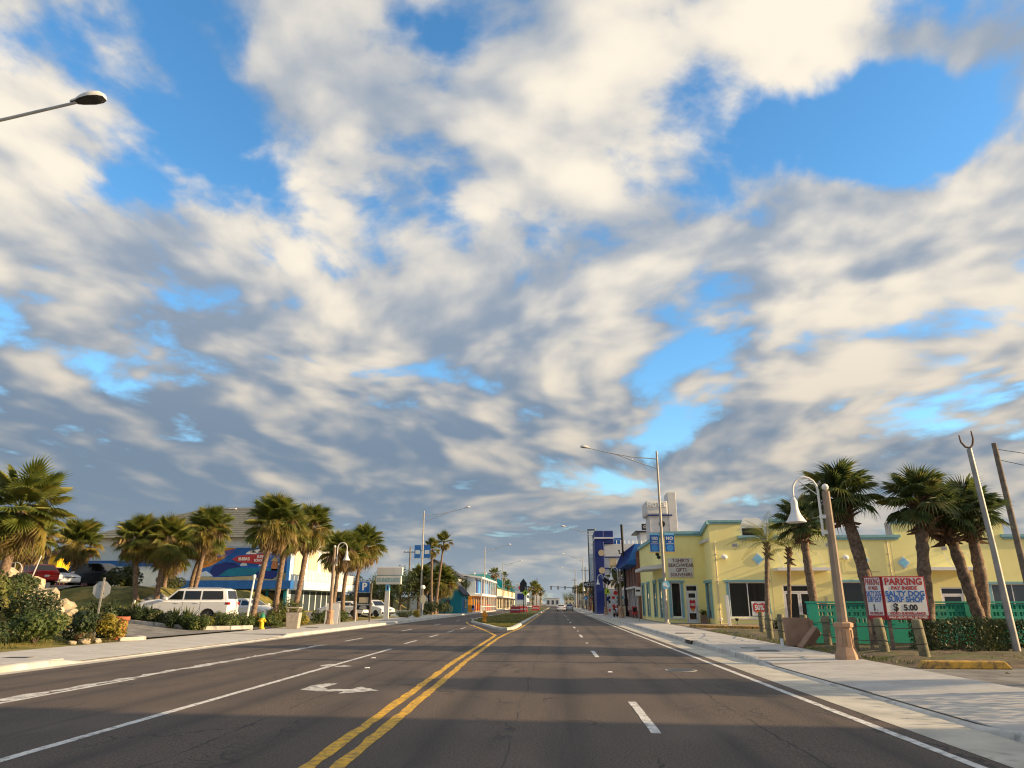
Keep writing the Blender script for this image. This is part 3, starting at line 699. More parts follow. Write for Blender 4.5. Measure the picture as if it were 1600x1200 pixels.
ep('small feather palm with drooping fronds beside the double-door palm', 13.2, 43.2, 13.6, 4.6, 1.6, 'feather', 47, r0=.11, r1=.1, bend=.05, n=9)
# ================================================================ shrubs and hedges
def leaf_cloud(name, mat, pts, nrm, size, seed, narrow=0.5):
    """one small folded leaf at every point"""
    r = np.random.default_rng(seed); n = len(pts); P = np.asarray(pts, float)
    N = np.asarray(nrm, float) + r.normal(0, .55, (n, 3)); N /= np.linalg.norm(N, axis=1)[:, None]
    T = np.cross(N, r.normal(0, 1, (n, 3))); T /= np.linalg.norm(T, axis=1)[:, None]; B = np.cross(N, T)
    s = size * r.uniform(.6, 1.25, n)[:, None]
    v = np.stack([P - T * s, P + B * s * narrow - N * s * .12, P + T * s, P - B * s * narrow - N * s * .12], 1)
    me = bpy.data.meshes.new(name); me.from_pydata(v.reshape(-1, 3).tolist(), [], np.arange(4 * n).reshape(-1, 4).tolist()); me.materials.append(mat)
    return me
def shrub_mesh(mat, w, d, h, n, size, seed, box=False, narrow=.5):
    r = np.random.default_rng(seed); P, N = [], []
    if box:
        f = r.random((n, 3)); P = (f - [.5, .5, 0]) * [w, d, h]
        k = r.integers(0, 5, n)
        for i in range(n):
            e = (r.random() ** 2) * 0.22; nn = np.zeros(3)
            if k[i] == 0: P[i, 0] = -w / 2 + e; nn[0] = -1
            elif k[i] == 1: P[i, 0] = w / 2 - e; nn[0] = 1
            elif k[i] == 2: P[i, 1] = -d / 2 + e; nn[1] = -1
            elif k[i] == 3: P[i, 1] = d / 2 - e; nn[1] = 1
            else: P[i, 2] = h - e + .08 * math.sin(P[i, 0] * 3); nn[2] = 1
            N.append(nn)
        P = P + r.normal(0, .035, (n, 3))
    else:
        lob = [(r.uniform(-.3, .3) * w, r.uniform(-.3, .3) * d, h * r.uniform(.3, .72), r.uniform(.26, .40)) for _ in range(9)]
        for i in range(n):
            c = lob[i % 9]; q = r.normal(0, 1, 3); q /= np.linalg.norm(q); rad = c[3] * r.uniform(.65, 1.05) ** .5
            p = np.array([c[0] + q[0] * rad * w * .62, c[1] + q[1] * rad * d * .62, c[2] + q[2] * rad * h * .9])
            p[2] = max(0.03, p[2]); P.append(p); N.append(q + [0, 0, .5])
    return leaf_cloud('foliage', mat, P, N, size, seed, narrow)
SH = {}
def shrub(name, label, x, y, z, mat, w, d, h, n, size, seed, group=None, stems=True, cat='shrub', box=False):
    key = (mat, round(w, 1), round(h, 1), n, box)
    t = thing(name, label, cat, (x, y, z), rng.uniform(0, 6.28) if not box else 0, group)
    if key not in SH: SH[key] = shrub_mesh(M[mat], w, d, h, n, size, seed, box)
    place('foliage', SH[key], t)
    if stems:
        mb = MB(); r = random.Random(seed)
        for i in range(6):
            a = r.uniform(0, 6.28); mb.tube([(0, 0, -.1), (math.cos(a) * w * .1, math.sin(a) * d * .1, h * .35), (math.cos(a) * w * .26, math.sin(a) * d * .26, h * .75)], [.025, .018, .008], 5)
        mb.build('stem', M['bark'], t)
    return t
def spiky(label, x, y, z, rad, seed, group, mat='leaf_dark', n=60):
    """a clump of stiff sword leaves"""
    r = random.Random(seed); t = thing('spiky_plant', label, 'plant', (x, y, z), 0, group); mb = MB()
    for i in range(n):
        a = 2.39996 * i; e = R(80 - 68 * i / n + r.uniform(-6, 6)); L = rad * r.uniform(.8, 1.1)
        d = Vector((math.cos(a) * math.cos(e), math.sin(a) * math.cos(e), math.sin(e))); s_ = Vector((-math.sin(a), math.cos(a), 0)) * rad * .05
        b = len(mb.v); p1 = d * L * .55; p2 = d * L + Vector((0, 0, -.10 * L)); mb.v += [tuple(-s_ * .8), tuple(s_ * .8), tuple(p1 + s_), tuple(p1 - s_), tuple(p2)]
        mb.f += [(b, b + 1, b + 2, b + 3), (b + 3, b + 2, b + 4)]
    mb.build('leaf_rosette', M[mat], t); return t
# bed by the driveway, left foreground
LB = 'dark shrubs of the left foreground bed'
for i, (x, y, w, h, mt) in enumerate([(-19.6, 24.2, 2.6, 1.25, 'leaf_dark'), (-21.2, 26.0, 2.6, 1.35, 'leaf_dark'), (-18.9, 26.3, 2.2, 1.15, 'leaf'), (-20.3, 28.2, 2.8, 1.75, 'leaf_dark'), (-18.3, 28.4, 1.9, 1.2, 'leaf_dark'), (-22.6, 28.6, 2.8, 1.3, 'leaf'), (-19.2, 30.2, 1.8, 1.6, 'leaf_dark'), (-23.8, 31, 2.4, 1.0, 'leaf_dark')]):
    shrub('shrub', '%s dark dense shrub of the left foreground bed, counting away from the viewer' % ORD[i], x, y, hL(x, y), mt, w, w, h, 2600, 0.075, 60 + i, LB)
shrub('shrub', 'yellow-leaved croton beside the terracotta pot', -17.75, 29.0, 0.15, 'leaf_yellow', 1.25, 1.2, 1.15, 1300, 0.07, 71)
shrub('shrub', 'low reddish ground plant at the tip of the left bed', -17.9, 27.6, 0.15, 'leaf_red', 1.1, 0.9, 0.45, 700, 0.05, 72)
for i, (x, y) in enumerate([(-21.5, 24.3), (-20.4, 25.3), (-22.4, 26.6)]): spiky('%s sword-leaved plant among the dark shrubs of the left bed' % ORD[i], x, y, hL(x, y) + .5, 0.9, 80 + i, 'sword plants of the left bed')
# planting in front of the white SUV
HB = 'shrubs along the hedge bed by the white SUV'
for i in range(9):
    x = -25.6 + 0.78 * i; y = 40.5 - 0.10 * i
    if i % 3 != 2: spiky('sword-leaved plant beside the %s low shrub from the left before the white SUV' % ORD[i], x, y, hL(x, y), 1.3 + .15 * (i % 2), 90 + i, 'sword plants before the white SUV', n=70)
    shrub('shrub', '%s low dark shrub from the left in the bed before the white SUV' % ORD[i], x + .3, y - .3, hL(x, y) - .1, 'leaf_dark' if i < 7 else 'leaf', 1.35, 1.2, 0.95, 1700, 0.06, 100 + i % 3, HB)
for i, (x, y, mt, w, h) in enumerate([(-19.3, 40.4, 'leaf_yellow', 1.3, 0.95), (-18.6, 41.3, 'leaf', 1.4, 1.0), (-19.3, 42.5, 'leaf_yellow', 1.5, 1.05), (-18.2, 42.8, 'leaf', 1.3, .95), (-18.6, 44.9, 'leaf_yellow', 1.5, 1.0), (-17.9, 46.2, 'leaf', 1.2, .8)]):
    shrub('shrub', '%s shrub of the mixed yellow and green row from white SUV to hydrant' % ORD[i], x, y, hL(x, y), mt, w, w, h, 1500, 0.065, 110 + i, 'mixed shrubs by the hydrant')
for i, (x, y, mt, w, h) in enumerate([(-18.0, 47.4, 'leaf_yellow', 1.5, 1.05), (-17.8, 48.8, 'leaf_yellow', 1.5, 1.25), (-17.9, 50.4, 'leaf', 1.6, 1.7), (-18.8, 50.4, 'leaf', 1.7, 1.9), (-17.8, 52.0, 'leaf_yellow', 1.3, 1.0)]):
    shrub('shrub', '%s croton of the row from the rubbish bin to the goose-neck lamp' % ORD[i], x, y, .15, mt, w, w, h, 1500, 0.07, 120 + i, 'crotons beside the bin')
for i, (x, y) in enumerate([(-17.8, 55.4), (-17.9, 56.8), (-17.7, 58.2), (-17.9, 59.6), (-17.7, 61.0)]):
    shrub('shrub', '%s clipped green shrub of the row from goose-neck lamp to parking sign' % ORD[i], x, y, .15, 'leaf', 1.5, 1.4, 1.0, 1300, 0.06, 130 + i % 2, 'shrubs toward the parking sign')
shrub('shrub', 'sea-grape bush with reddish leaves beside the dark SUV', -35.0, 58.0, 2.6, 'leaf_red', 3.6, 2.6, 2.3, 2600, 0.12, 140)
shrub('shrub', 'reddish hedge under the palms left of the mural', -32.5, 60.5, 2.5, 'leaf_red', 3.0, 2.0, 1.5, 2000, 0.10, 141)
shrub('shrub', 'dark bush at the foot of the slender tall fan palms', -16.4, 97.5, .15, 'leaf_dark', 3.4, 3.0, 2.0, 2600, 0.10, 142)
shrub('shrub', 'dark bush before the turquoise hut', -15.7, 105, .15, 'leaf_dark', 2.8, 2.6, 1.7, 2200, 0.10, 143)
shrub('shrub', 'low clipped hedge right of the turquoise-lettered sign post', -15.6, 78, .15, 'leaf_dark', 2.6, 1.2, .8, 1800, 0.06, 144)
shrub('shrub', 'golden low bush at the foot of the west street light', -14.9, 80, .15, 'leaf_yellow', 1.2, 1.0, .8, 900, 0.06, 145)
# clipped hedges on the right
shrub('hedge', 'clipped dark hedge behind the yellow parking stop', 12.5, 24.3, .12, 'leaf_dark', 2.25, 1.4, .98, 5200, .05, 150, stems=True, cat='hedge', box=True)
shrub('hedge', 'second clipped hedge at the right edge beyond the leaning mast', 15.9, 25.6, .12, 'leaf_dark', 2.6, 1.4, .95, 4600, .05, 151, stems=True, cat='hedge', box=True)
shrub('hedge', 'unseen low hedge right of the viewer, added to shade the east pavement', 10.1, 10.3, .1, 'leaf_dark', 1.2, 6.6, 1.15, 4200, .06, 153, stems=False, cat='hedge', box=True)  # out of view, added to keep the near pavement in shade
shrub('shrub', 'small round bush at the foot of the small feather palm', 13.0, 44.2, .12, 'leaf_dark', 1.1, 1.0, .75, 900, .05, 152)
# ---- broadleaf trees behind the west side
def tree(label, x, y, z, h, w, mat, seed, group=None):
    r = np.random.default_rng(seed); rr_ = random.Random(seed); t = thing('tree', label, 'tree', (x, y, z), 0, group); mb = MB(); tips = []
    mb.tube([(0, 0, -.1), (.1, 0, h * .25), (.05, .1, h * .45)], [.22, .17, .13], 8)
    for i in range(9):
        a = 2.4 * i; e = rr_.uniform(.3, 1.2); q = Vector((math.cos(a) * math.cos(e), math.sin(a) * math.cos(e), math.sin(e))); p0 = Vector((.05, .1, h * (.28 + .17 * (i % 3) / 2))); p1 = p0 + q * w * .30; p2 = p0 + q * w * .46 + Vector((0, 0, .3))
        mb.tube([p0, p1, p2], [.08, .05, .015], 5); tips += [p1, p2, p1.lerp(p2, .5)]
    mb.build('trunk', M['bark'], t, smooth=True); P, N = [], []
    for i in range(3400):
        c = tips[i % len(tips)]; q = r.normal(0, 1, 3); q /= np.linalg.norm(q); rad = w * .17 * r.uniform(.3, 1.05)
        p = np.array(c) + q * rad; p[2] = max(p[2], h * .15); P.append(p); N.append(q + [0, 0, .4])
    place('crown', leaf_cloud('crown', M[mat], P, N, .14, seed), t); return t
for i, (x, y, h, w, mt) in enumerate([(-22, 104, 5.5, 6, 'leaf_dark'), (-25, 112, 6.5, 7, 'leaf'), (-20, 116, 6, 6, 'leaf_dark'), (-29, 108, 5.5, 6, 'leaf_dark'), (-23.5, 96, 4.5, 5, 'leaf')]):
    tree('%s broadleaf tree in the dark clump behind the turquoise-lettered sign' % ['nearest dark', 'tallest green', 'farthest dark', 'leftmost dark', 'lowest green'][i], x, y, .2, h, w, mt, 160 + i, 'trees behind the turquoise-lettered sign')
tree('dark conifer-like tree above the turquoise hut roof', -16.6, 122, .2, 8.0, 4.5, 'leaf_dark', 170)
# ---- boulders on the bank
def rock_mesh(seed):
    r = random.Random(seed); bm = bmesh.new(); bmesh.ops.create_icosphere(bm, subdivisions=2, radius=1)
    for v in bm.verts:
        k = 1 + .28 * math.sin(v.co.x * 3 + seed) * math.sin(v.co.y * 4 + seed * 2) + r.uniform(-.10, .10); v.co *= k; v.co.z *= .62
    me = bpy.data.meshes.new('boulder'); bm.to_mesh(me); bm.free(); me.materials.append(M['rock']); return me
RK = [rock_mesh(i) for i in range(4)]; rr_ = random.Random(12)
for i in range(20):
    if i < 12: x, y = -22.5 - 1.15 * i + rr_.uniform(-.4, .4), 31.5 + .95 * i + rr_.uniform(-.5, .5)
    else: x, y = -24.5 - 1.3 * (i - 12), 39 + .75 * (i - 12) + rr_.uniform(-.4, .4)
    s_ = rr_.uniform(.35, .75)
    tag(place('boulder', RK[i % 4], None, (x, y, hL(x, y) + s_ * .3), (0, 0, rr_.uniform(0, 6)), (s_ * 1.25, s_, s_)), 'pale limestone boulder half sunk in the grassy bank', 'boulder', 'boulders on the bank')
for i, (x, y, s_) in enumerate([(-17.85, 26.9, .13), (-17.6, 28.0, .16), (-17.7, 27.4, .2)]):
    tag(place('stone', RK[i], None, (x, y, .15 + s_ * .4), (0, 0, i), s_), 'small pale stone at the tip of the left bed', 'stone', 'stones edging the left bed')
# ================================================================ street furniture
def cobra(label, x, y, hgt, reach, sgn, group='tall street lights', banners=False, z=.155):
    """tall mast with a two-bar arm; sgn +1 reaches toward +x"""
    t = thing('street_light', label, 'street light', (x, y, z), 0, group)
    MB().tube([(0, 0, 0), (0, 0, hgt * .5), (0, 0, hgt)], [.135, .11, .075], 12).build('pole', M['galv'], t, smooth=True)
    MB().lathe([(.26, 0), (.26, .05), (.17, .09), (.16, .35), (.14, .37)], 12).build('base_plate', M['galv'], t)
    MB().lathe([(.085, 0), (.07, .08), (.02, .12)], 10, (0, 0, hgt)).build('cap', M['galv'], t)
    e = sgn * reach
    MB().tube([(0, 0, hgt - .55), (e * .35, 0, hgt - .32), (e * .62, 0, hgt + .02), (e * .88, 0, hgt + .42)], [.04, .04, .038, .034], 8).build('arm', M['alu'], t, smooth=True)
    MB().tube([(0, 0, hgt - 1.35), (e * .25, 0, hgt - .78), (e * .52, 0, hgt - .14), (e * .62, 0, hgt + .02)], .034, 8).build('brace', M['alu'], t, smooth=True)
    MB().tube([(e * .32, 0, hgt - .58), (e * .32, 0, hgt - .33)], .022, 6).build('strut', M['alu'], t)
    hd = thing('luminaire', None, None, (e * .86, 0, hgt + .42)); hd.parent = t
    hd.rotation_euler = (0, -sgn * .10, 0 if sgn > 0 else PI)
    if sgn < 0: hd.rotation_euler = (0, -.10, PI)
    mb = MB(); S = [(-.02, .05, .05), (.10, .07, .07), (.25, .13, .12), (.48, .17, .15), (.68, .15, .13), (.80, .08, .07)]
    n = 12
    for (px_, w_, h_) in S:
        for k in range(n):
            a = PI * k / (n - 1); mb.v.append((px_, w_ * math.cos(a), h_ * 1.5 * math.sin(a)))
    for i in range(len(S) - 1):
        for k in range(n - 1): mb.f.append((i * n + k, (i + 1) * n + k, (i + 1) * n + k + 1, i * n + k + 1))
    mb.f.append(tuple(range(n))); mb.f.append(tuple((len(S) - 1) * n + k for k in range(n))[::-1])
    mb.build('housing', M['offwhite'], hd, smooth=True)
    MB().prism([(.2 + .8 * (S[i][0] - .2), S[i][1] * .72) for i in range(1, 6)] + [(.2 + .8 * (S[i][0] - .2), -S[i][1] * .72) for i in range(5, 0, -1)], -.03, -.001, 'z').build('lens', M['dark_metal'], hd)
    if banners:
        for s_ in (-1, 1):
            b = place('banner', MB().box(-.36, .36, -.006, .006, -.72, .72).mesh('banner', M['royal']), t, (s_ * .58, -.02, 6.0))
            MB().box(-.36, .36, -.013, -.007, .55, .72).build('stripe', M['lt_blue'], b)
            MB().lathe([(.26, 0), (.26, .012)], 18).xf(Matrix.Translation((0, -.010, -.45)) @ Matrix.Rotation(PI / 2, 4, 'X')).build('emblem', M['sky_blue'], b)
            lettering('100' if s_ < 0 else 'NO', .34, M['white'], b, (0, -.02, .28), bold=.03)
            lettering('YEARS' if s_ < 0 else '100', .16, M['white'], b, (0, -.02, .02), bold=.02)
            MB().box(-.30, .30, -.013, -.007, -.14, -.11).build('stripe', M['white'], b)
            MB().tube([(-.58 * 1 if s_ > 0 else .58, 0, -.78), (.45 * s_, 0, -.78)], .018, 6).build('banner_rod', M['orange'], b)
            MB().tube([(-.58 * 1 if s_ > 0 else .58, 0, .76), (.45 * s_, 0, .76)], .018, 6).build('banner_rod', M['galv'], b)
    return t
cobra('tall street light with two blue banners beside the yellow shop', 8.35, 57, 13.1, 6.2, -1, banners=True)
cobra('street light whose lamp head hangs over the top left corner', -16.85, 13.4, 12.3, 6.6, 1)
cobra('tall street light beside the slender palms on the west side', -17.35, 95, 13.2, 6.3, 1)
cobra('third street light along the west side, before the blue and white shop', -14.4, 150, 12.6, 5.4, 1)
cobra('far street light on the west side near the teal-roofed hall', -14.6, 205, 12.4, 5.4, 1)
cobra('street light reaching out past the blue hotel tower', 6.6, 118, 13.0, 5.5, -1)
cobra('fifth street light on the east side far beyond the hotel', 6.8, 180, 12.6, 5.0, -1)
cobra('farthest east street light near the traffic signals', 7.0, 250, 12.6, 5.0, -1)
# sign roundel on the near light
t = thing('route_sign', 'round blue and white sign on the shop street light pole', 'sign', (8.42, 56.84, 2.95))
MB().lathe([(.30, 0), (.30, .015)], 20).xf(Matrix.Rotation(PI / 2, 4, 'X')).build('disc', M['lt_blue'], t)
MB().lathe([(.14, 0), (.14, .01)], 16).xf(Matrix.Translation((-.08, -.018, .04)) @ Matrix.Rotation(PI / 2, 4, 'X')).build('emblem', M['white'], t)
MB().box(.0, .18, -.03, -.019, -.16, -.04).build('emblem', M['white'], t)
def bell(label, x, y, hgt, sgn, z=.155, slim=False, mat='lamp_post', lean=0.0):
    t = thing('goose_neck_lamp', label, 'street lamp', (x, y, z), 0, 'goose-neck pavement lamps')
    t.rotation_euler = (0, lean, 0)
    MB().lathe([(.14, .5), (.105, hgt - .02), (.06, hgt)], 8, rot=PI / 8).build('post', M[mat], t)
    mb = MB(); pr = [(.31, 0), (.30, .12), (.235, .32), (.215, .82), (.26, .86), (.265, .95), (.18, .985)]
    mb.lathe(pr, 8, rot=PI / 8).build('pedestal', M['lamp_base'], t)
    for k in range(8):
        a = PI / 4 * k; MB().box(.205, .232, -.035, .035, .36, .78).xf(Matrix.Rotation(a, 4, 'Z')).build('pedestal_rib', M['lamp_base'], t)
    MB().lathe([(.02, 0), (.075, .03), (.10, .10), (.075, .17), (.02, .2)], 12, (0, 0, hgt)).build('finial', M['white'], t, smooth=True)
    s = sgn; p = [(s * .22, 0, hgt - 1.3), (s * .22, 0, hgt + .0)] + [(s * (.22 + .36 - .36 * math.cos(PI * k / 8)), 0, hgt + .0 + .40 * math.sin(PI * k / 8)) for k in range(1, 9)] + [(s * .94, 0, hgt - .28)]
    MB().tube(p, .036, 8).build('goose_neck', M['white'], t, smooth=True)
    MB().tube([(s * .24, 0, hgt - .12), (s * .78, 0, hgt + .32)], .014, 5).build('brace', M['white'], t)
    for zz in (hgt - 1.2, hgt - .75): MB().box(min(0, s * .25), max(0, s * .25), -.05, .05, zz - .05, zz + .05).build('bracket', M['white'], t)
    MB().lathe([(.05, .0), (.085, -.06), (.10, -.12), (.10, -.30), (.115, -.32), (.115, -.36), (.15, -.46), (.22, -.58), (.285, -.68), (.28, -.69), (.20, -.58), (.12, -.46), (.05, -.4)], 20, (s * .94, 0, hgt - .22)).build('bell_shade', M['white'], t, smooth=True)
    MB().lathe([(.03, 0), (.05, -.05), (.03, -.11)], 10, (s * .94, 0, hgt - .80)).build('bulb', M['offwhite'], t)
    return t
bell('goose-neck lamp with white bell shade beside the parking price sign', 7.93, 21.25, 4.62, -1, z=.13)
bell('goose-neck lamp on the west pavement beside the rubbish bin', -16.55, 54.0, 5.45, 1, z=.15)
bell('goose-neck lamp in front of the red brick building', 7.0, 80, 4.8, -1)
bell('goose-neck lamp in front of the blue hotel tower', 6.7, 100, 4.8, -1)
bell('small distant goose-neck lamp past the hotel sign', 6.7, 150, 4.8, -1)
# ---- bollards with two cables
bp = [(9.94, 21.1), (9.75, 23.1), (9.25, 24.1), (9.35, 26.6), (9.45, 29.3), (8.99, 30.6), (9.1, 32.6), (10.4, 38.6)]
nm = ['nearest', 'second', 'third', 'fourth', 'fifth', 'sixth', 'seventh', 'farthest']
for i, (x, y) in enumerate(bp):
    t = thing('bollard', '%s weathered wooden bollard in the cable-linked row by the east pavement' % nm[i], 'bollard', (x, y, .13), rng.uniform(0, 3), 'wooden bollards by the east pavement')
    t.rotation_euler = (rng.uniform(-.05, .05), rng.uniform(-.06, .02) - (.10 if i < 2 else 0), rng.uniform(0, 3)) if i > 1 else (0.02, -.10, 0)
    MB().lathe([(.135, -.15), (.132, .5), (.13, 1.02), (.115, 1.06)], 12).build('post', M['wood'], t, smooth=True)
    for zz in (.42, .82): MB().lathe([(.14, zz), (.15, zz + .015), (.14, zz + .03)], 12, cap=False).build('cable_band', M['rope'], t)
for h in (.44, .84):
    for i in range(len(bp) - 1):
        a, b = Vector((*bp[i], .13 + h)), Vector((*bp[i + 1], .13 + h)); off = .085 * h if i < 2 else 0
        P = [a.lerp(b, k / 6) + Vector((-.14, 0, -.05 * math.sin(PI * k / 6))) for k in range(7)]
        tag(MB().tube(P, .014, 5).build('cable', M['rope']), '%s cable span between the %s and %s wooden bollards' % ('lower' if h < .5 else 'upper', nm[i], nm[i + 1]), 'cable', 'cables between the bollards')
# ---- parking price sign, two boards in a V on posts
t = thing('parking_sign', 'two-sided white and red parking price sign on wooden posts', 'sign', (10.2, 23.75, 0.24))
t.scale = (.9, .9, .9)
MB().box(.0, 1.46, -.03, .03, .98, 2.42).build('board', M['sign_red'], t, bevel=.006, seg=1)
MB().box(.045, 1.415, -.036, -.031, 1.12, 2.375).build('panel', M['white'], t)
for (s_, z_, sz, mt, w_) in (('PARKING', 2.23, .31, 'sign_red', .98), ('PAY INSIDE', 2.02, .165, 'sign_red', 1.05), ('SALTY DOG', 1.83, .25, 'sign_blue', .98), ('SURF SHOP', 1.64, .25, 'sign_blue', .97), ('5.00', 1.37, .27, 'black', 1.0), ('VIDEO SURVEILLANCE', 1.185, .115, 'sign_red', 1.04)):
    lettering(s_, sz, M[mt], t, (.73 + (.12 if s_ == '5.00' else 0), -.040, z_), bold=.035, sx=w_)
lettering('$', .34, M['black'], t, (.36, -.040, 1.38), bold=.03)
lettering('WALK ABOUTS WILL BE TOWED', .088, M['white'], t, (.73, -.034, 1.05), bold=.03)
sb = place('side_board', MB().box(-.56, .0, -.02, .02, .98, 2.42).mesh('side_board', M['sign_red'], bevel=.006, seg=1), t, (-.01, .0, 0), (0, 0, -.75))
MB().box(-.53, -.03, -.026, -.021, 1.12, 2.375).build('panel', M['white'], sb)
for (s_, z_, sz, mt) in (('PARKING', 2.23, .31, 'sign_red'), ('PAY INSIDE', 2.02, .17, 'sign_red'), ('SALTY DOG', 1.83, .25, 'sign_blue'), ('SURF SHOP', 1.64, .25, 'sign_blue'), ('$  .', 1.37, .30, 'black'), ('VIDEO SURVEILLANCE', 1.185, .12, 'sign_red')):
    lettering(s_, sz, M[mt], sb, (-.28, -.030, z_), bold=.02, sx=.36)
for x_ in (.12, 1.45): MB().box(x_ - .05, x_ + .05, .035, .13, -.15, 2.3).build('post', M['pole_wood'], t)
MB().box(-.47, -.38, .38, .47, -.15, 2.3).build('post', M['pole_wood'], t)
# ---- green block wall with open-work top
t = thing('green_wall', 'green block wall with open-work top courses behind the bollards', 'wall', (9.3, 28.1, .1))
MB().box(0, 9.4, 0, .2, -.1, .78).build('base_wall', M['green_wall'], t)
bm_ = MB()
bw, bh = .31, .235
blk = MB()
for (x0, x1, z0, z1) in ((0, bw, 0, .05), (0, bw, bh - .05, bh), (0, .055, .05, bh - .05), (bw - .055, bw, .05, bh - .05), (bw / 2 - .02, bw / 2 + .02, .05, bh - .05)): blk.box(x0 + .003, x1 - .003, 0, .17, z0 + .002, z1 - .002)
bme = blk.mesh('block', M['green_wall'])
for row in range(3):
    for k in range(30):
        if k == 0 : continue
        if k % 9 == 0: continue
        place('block', bme, t, (k * bw + .02, .015, .782 + row * bh))
for k in (0, 9, 18, 27): MB().box(k * bw + .02, k * bw + bw + .015, -.01, .21, .782, .782 + 3 * bh + .03).build('pier', M['green_wall'], t)
MB().box(-.02, 9.42, -.02, .22, .815 + 3 * bh, .87 + 3 * bh).build('coping', M['green_wall'], t)
# ---- yellow wheel stop, broken planter, white post, junk
t = thing('parking_stop', 'worn yellow concrete parking stop before the clipped hedge', 'parking stop', (8.75, 19.0, .1), -.04)
MB().prism([(0, 0), (2.1, 0), (1.95, .18), (.1, .18)], -.13, .13, 'y').build('block', M['yellow_kerb'], t, bevel=.03)
t = thing('broken_planter', 'broken brown planter box leaning against a bollard', 'planter', (8.62, 27.4, .14), .15)
MB().box(-.45, .55, -.06, .06, 0, .98).build('panel', M['broken'], t, rot=(-.18, .02, 0), bevel=.015, seg=1)
MB().box(.50, .60, -.12, .4, 0, .9).build('end_panel', M['broken'], t, rot=(-.1, 0, 0), bevel=.015, seg=1)
MB().prism([(-.5, 0), (.5, 0), (.5, .34), (-.5, .34)], -.12, .12, 'y').build('fallen_slab', M['broken'], t, loc=(.25, -.42, .12), rot=(.25, -.75, .2), bevel=.02, seg=1)
MB().box(-.04, .04, -.04, .04, 0, .28).build('stake', M['white'], t, loc=(-.72, -.2, 0))
t = thing('marker_post', 'white square post in the forecourt before the yellow shop', 'post', (10.85, 47.6, .12))
MB().box(-.09, .09, -.09, .09, 0, 1.95).build('post', M['white'], t, rot=(0, -.03, 0), bevel=.01, seg=1); MB().box(-.1, .1, -.1, .1, 1.95, 1.99).build('cap', M['white'], t, loc=(-.058, 0, 0))
for i, (x_, lab) in enumerate(((10.75, 'white garden spotlight on the yellow kerb'), (11.8, 'black garden spotlight on the yellow kerb right of the white post'))):
    t = thing('spotlight', lab, 'spotlight', (x_, 49.6, .25)); MB().tube([(0, 0, 0), (0, 0, .25)], .02, 6).build('stake', M['black'], t); MB().lathe([(.05, 0), (.13, .12), (.13, .18)], 10, (0, 0, .25)).build('head', M['white'] if i == 0 else M['black'], t)
# yellow painted kerbs of the forecourt
t = thing('yellow_kerb', 'yellow painted kerb curving along the shop forecourt', 'kerb', (9.6, 46.5, .1))
mb = MB(); pts = [(-.6, 4.2), (.0, 2.4), (1.0, .9), (2.4, .2), (4.2, .0), (9.0, -.05), (14, -.1)]
for i, (a, b) in enumerate(zip(pts[:-1], pts[1:])):
    d = Vector((b[0] - a[0], b[1] - a[1])).normalized(); nr = Vector((-d.y, d.x)) * .12; e = d * .01
    p = [(a[0] + e.x - nr.x, a[1] + e.y - nr.y), (b[0] - e.x - nr.x, b[1] - e.y - nr.y), (b[0] - e.x + nr.x, b[1] - e.y + nr.y), (a[0] + e.x + nr.x, a[1] + e.y + nr.y)]
    MB().prism(p, 0, .17, 'z').build('kerb_stone', M['yellow_kerb'], t, bevel=.02, seg=1)
# chairs / iron frame silhouettes by the palm
t = thing('bicycle_rack', 'dark iron rack at the foot of the small feather palm', 'rack', (11.5, 43.0, .15))
for k in range(3): MB().tube([(k * .28, 0, 0), (k * .28, 0, .55), (k * .28 + .1, 0, .65), (k * .28 + .2, 0, .55), (k * .28 + .2, 0, 0)], .018, 6).build('hoop', M['dark_metal'], t)
# ---- leaning mast with a hooked top and the utility pole
t = thing('leaning_mast', 'leaning bare mast with a rusty hooked top at the right', 'mast', (13.82, 23.6, .1))
t.scale = (.93, .93, .93)
MB().tube([(0, 0, -.1), (-.06, .1, 3.4), (-.14, .25, 6.85)], [.12, .10, .085], 10).build('pole', M['galv'], t, smooth=True)
MB().tube([(-.40, .25, 7.35), (-.38, .25, 7.1), (-.26, .25, 6.92), (-.12, .25, 6.88), (.0, .25, 6.98), (.06, .25, 7.2), (.04, .25, 7.5)], [.02, .03, .035, .035, .035, .03, .02], 6).build('hook', M['boot'], t, smooth=True)
def upole(label, x, y, h, lean, z=.1, mat='pole_wood', group='utility poles', arm=True):
    t = thing('utility_pole', label, 'utility pole', (x, y, z), 0, group)
    MB().tube([(0, 0, -.1), (lean * .5, 0, h * .5), (lean, 0, h)], [.16, .14, .11], 10).build('pole', M[mat], t, smooth=True)
    if arm:
        MB().box(lean - 1.1, lean + 1.1, -.06, .06, h - .9, h - .78).build('crossarm', M[mat], t)
        for k in (-.95, -.35, .35, .95): MB().lathe([(.035, 0), (.05, .05), (.03, .12)], 8, (lean + k, 0, h - .78)).build('insulator', M['dark_metal'], t)
    return t
upole('dark wooden utility pole leaning left at the right edge', 21.0, 34, 8.7, -.30, arm=False)
t = upole('unseen wooden utility pole right of the viewer, added for its shadow line', 13.2, 8.9, 8.6, .0, arm=True)  # out of view, added to throw a thin shadow across the road
tag(MB().tube([(20.72, 34.1, 8.55), (24.5, 34.3, 7.95), (29, 34.5, 7.8), (36, 34.8, 8.2)], .016, 5).build('wire', M['black']), 'upper thin wire from the dark utility pole to the right', 'wire', 'wires on the utility pole')
tag(MB().tube([(20.72, 34.1, 8.05), (24.5, 34.3, 7.2), (29, 34.5, 6.9), (36, 34.8, 7.1)], .016, 5).build('wire', M['black']), 'lower thin wire from the dark utility pole to the right', 'wire', 'wires on the utility pole')
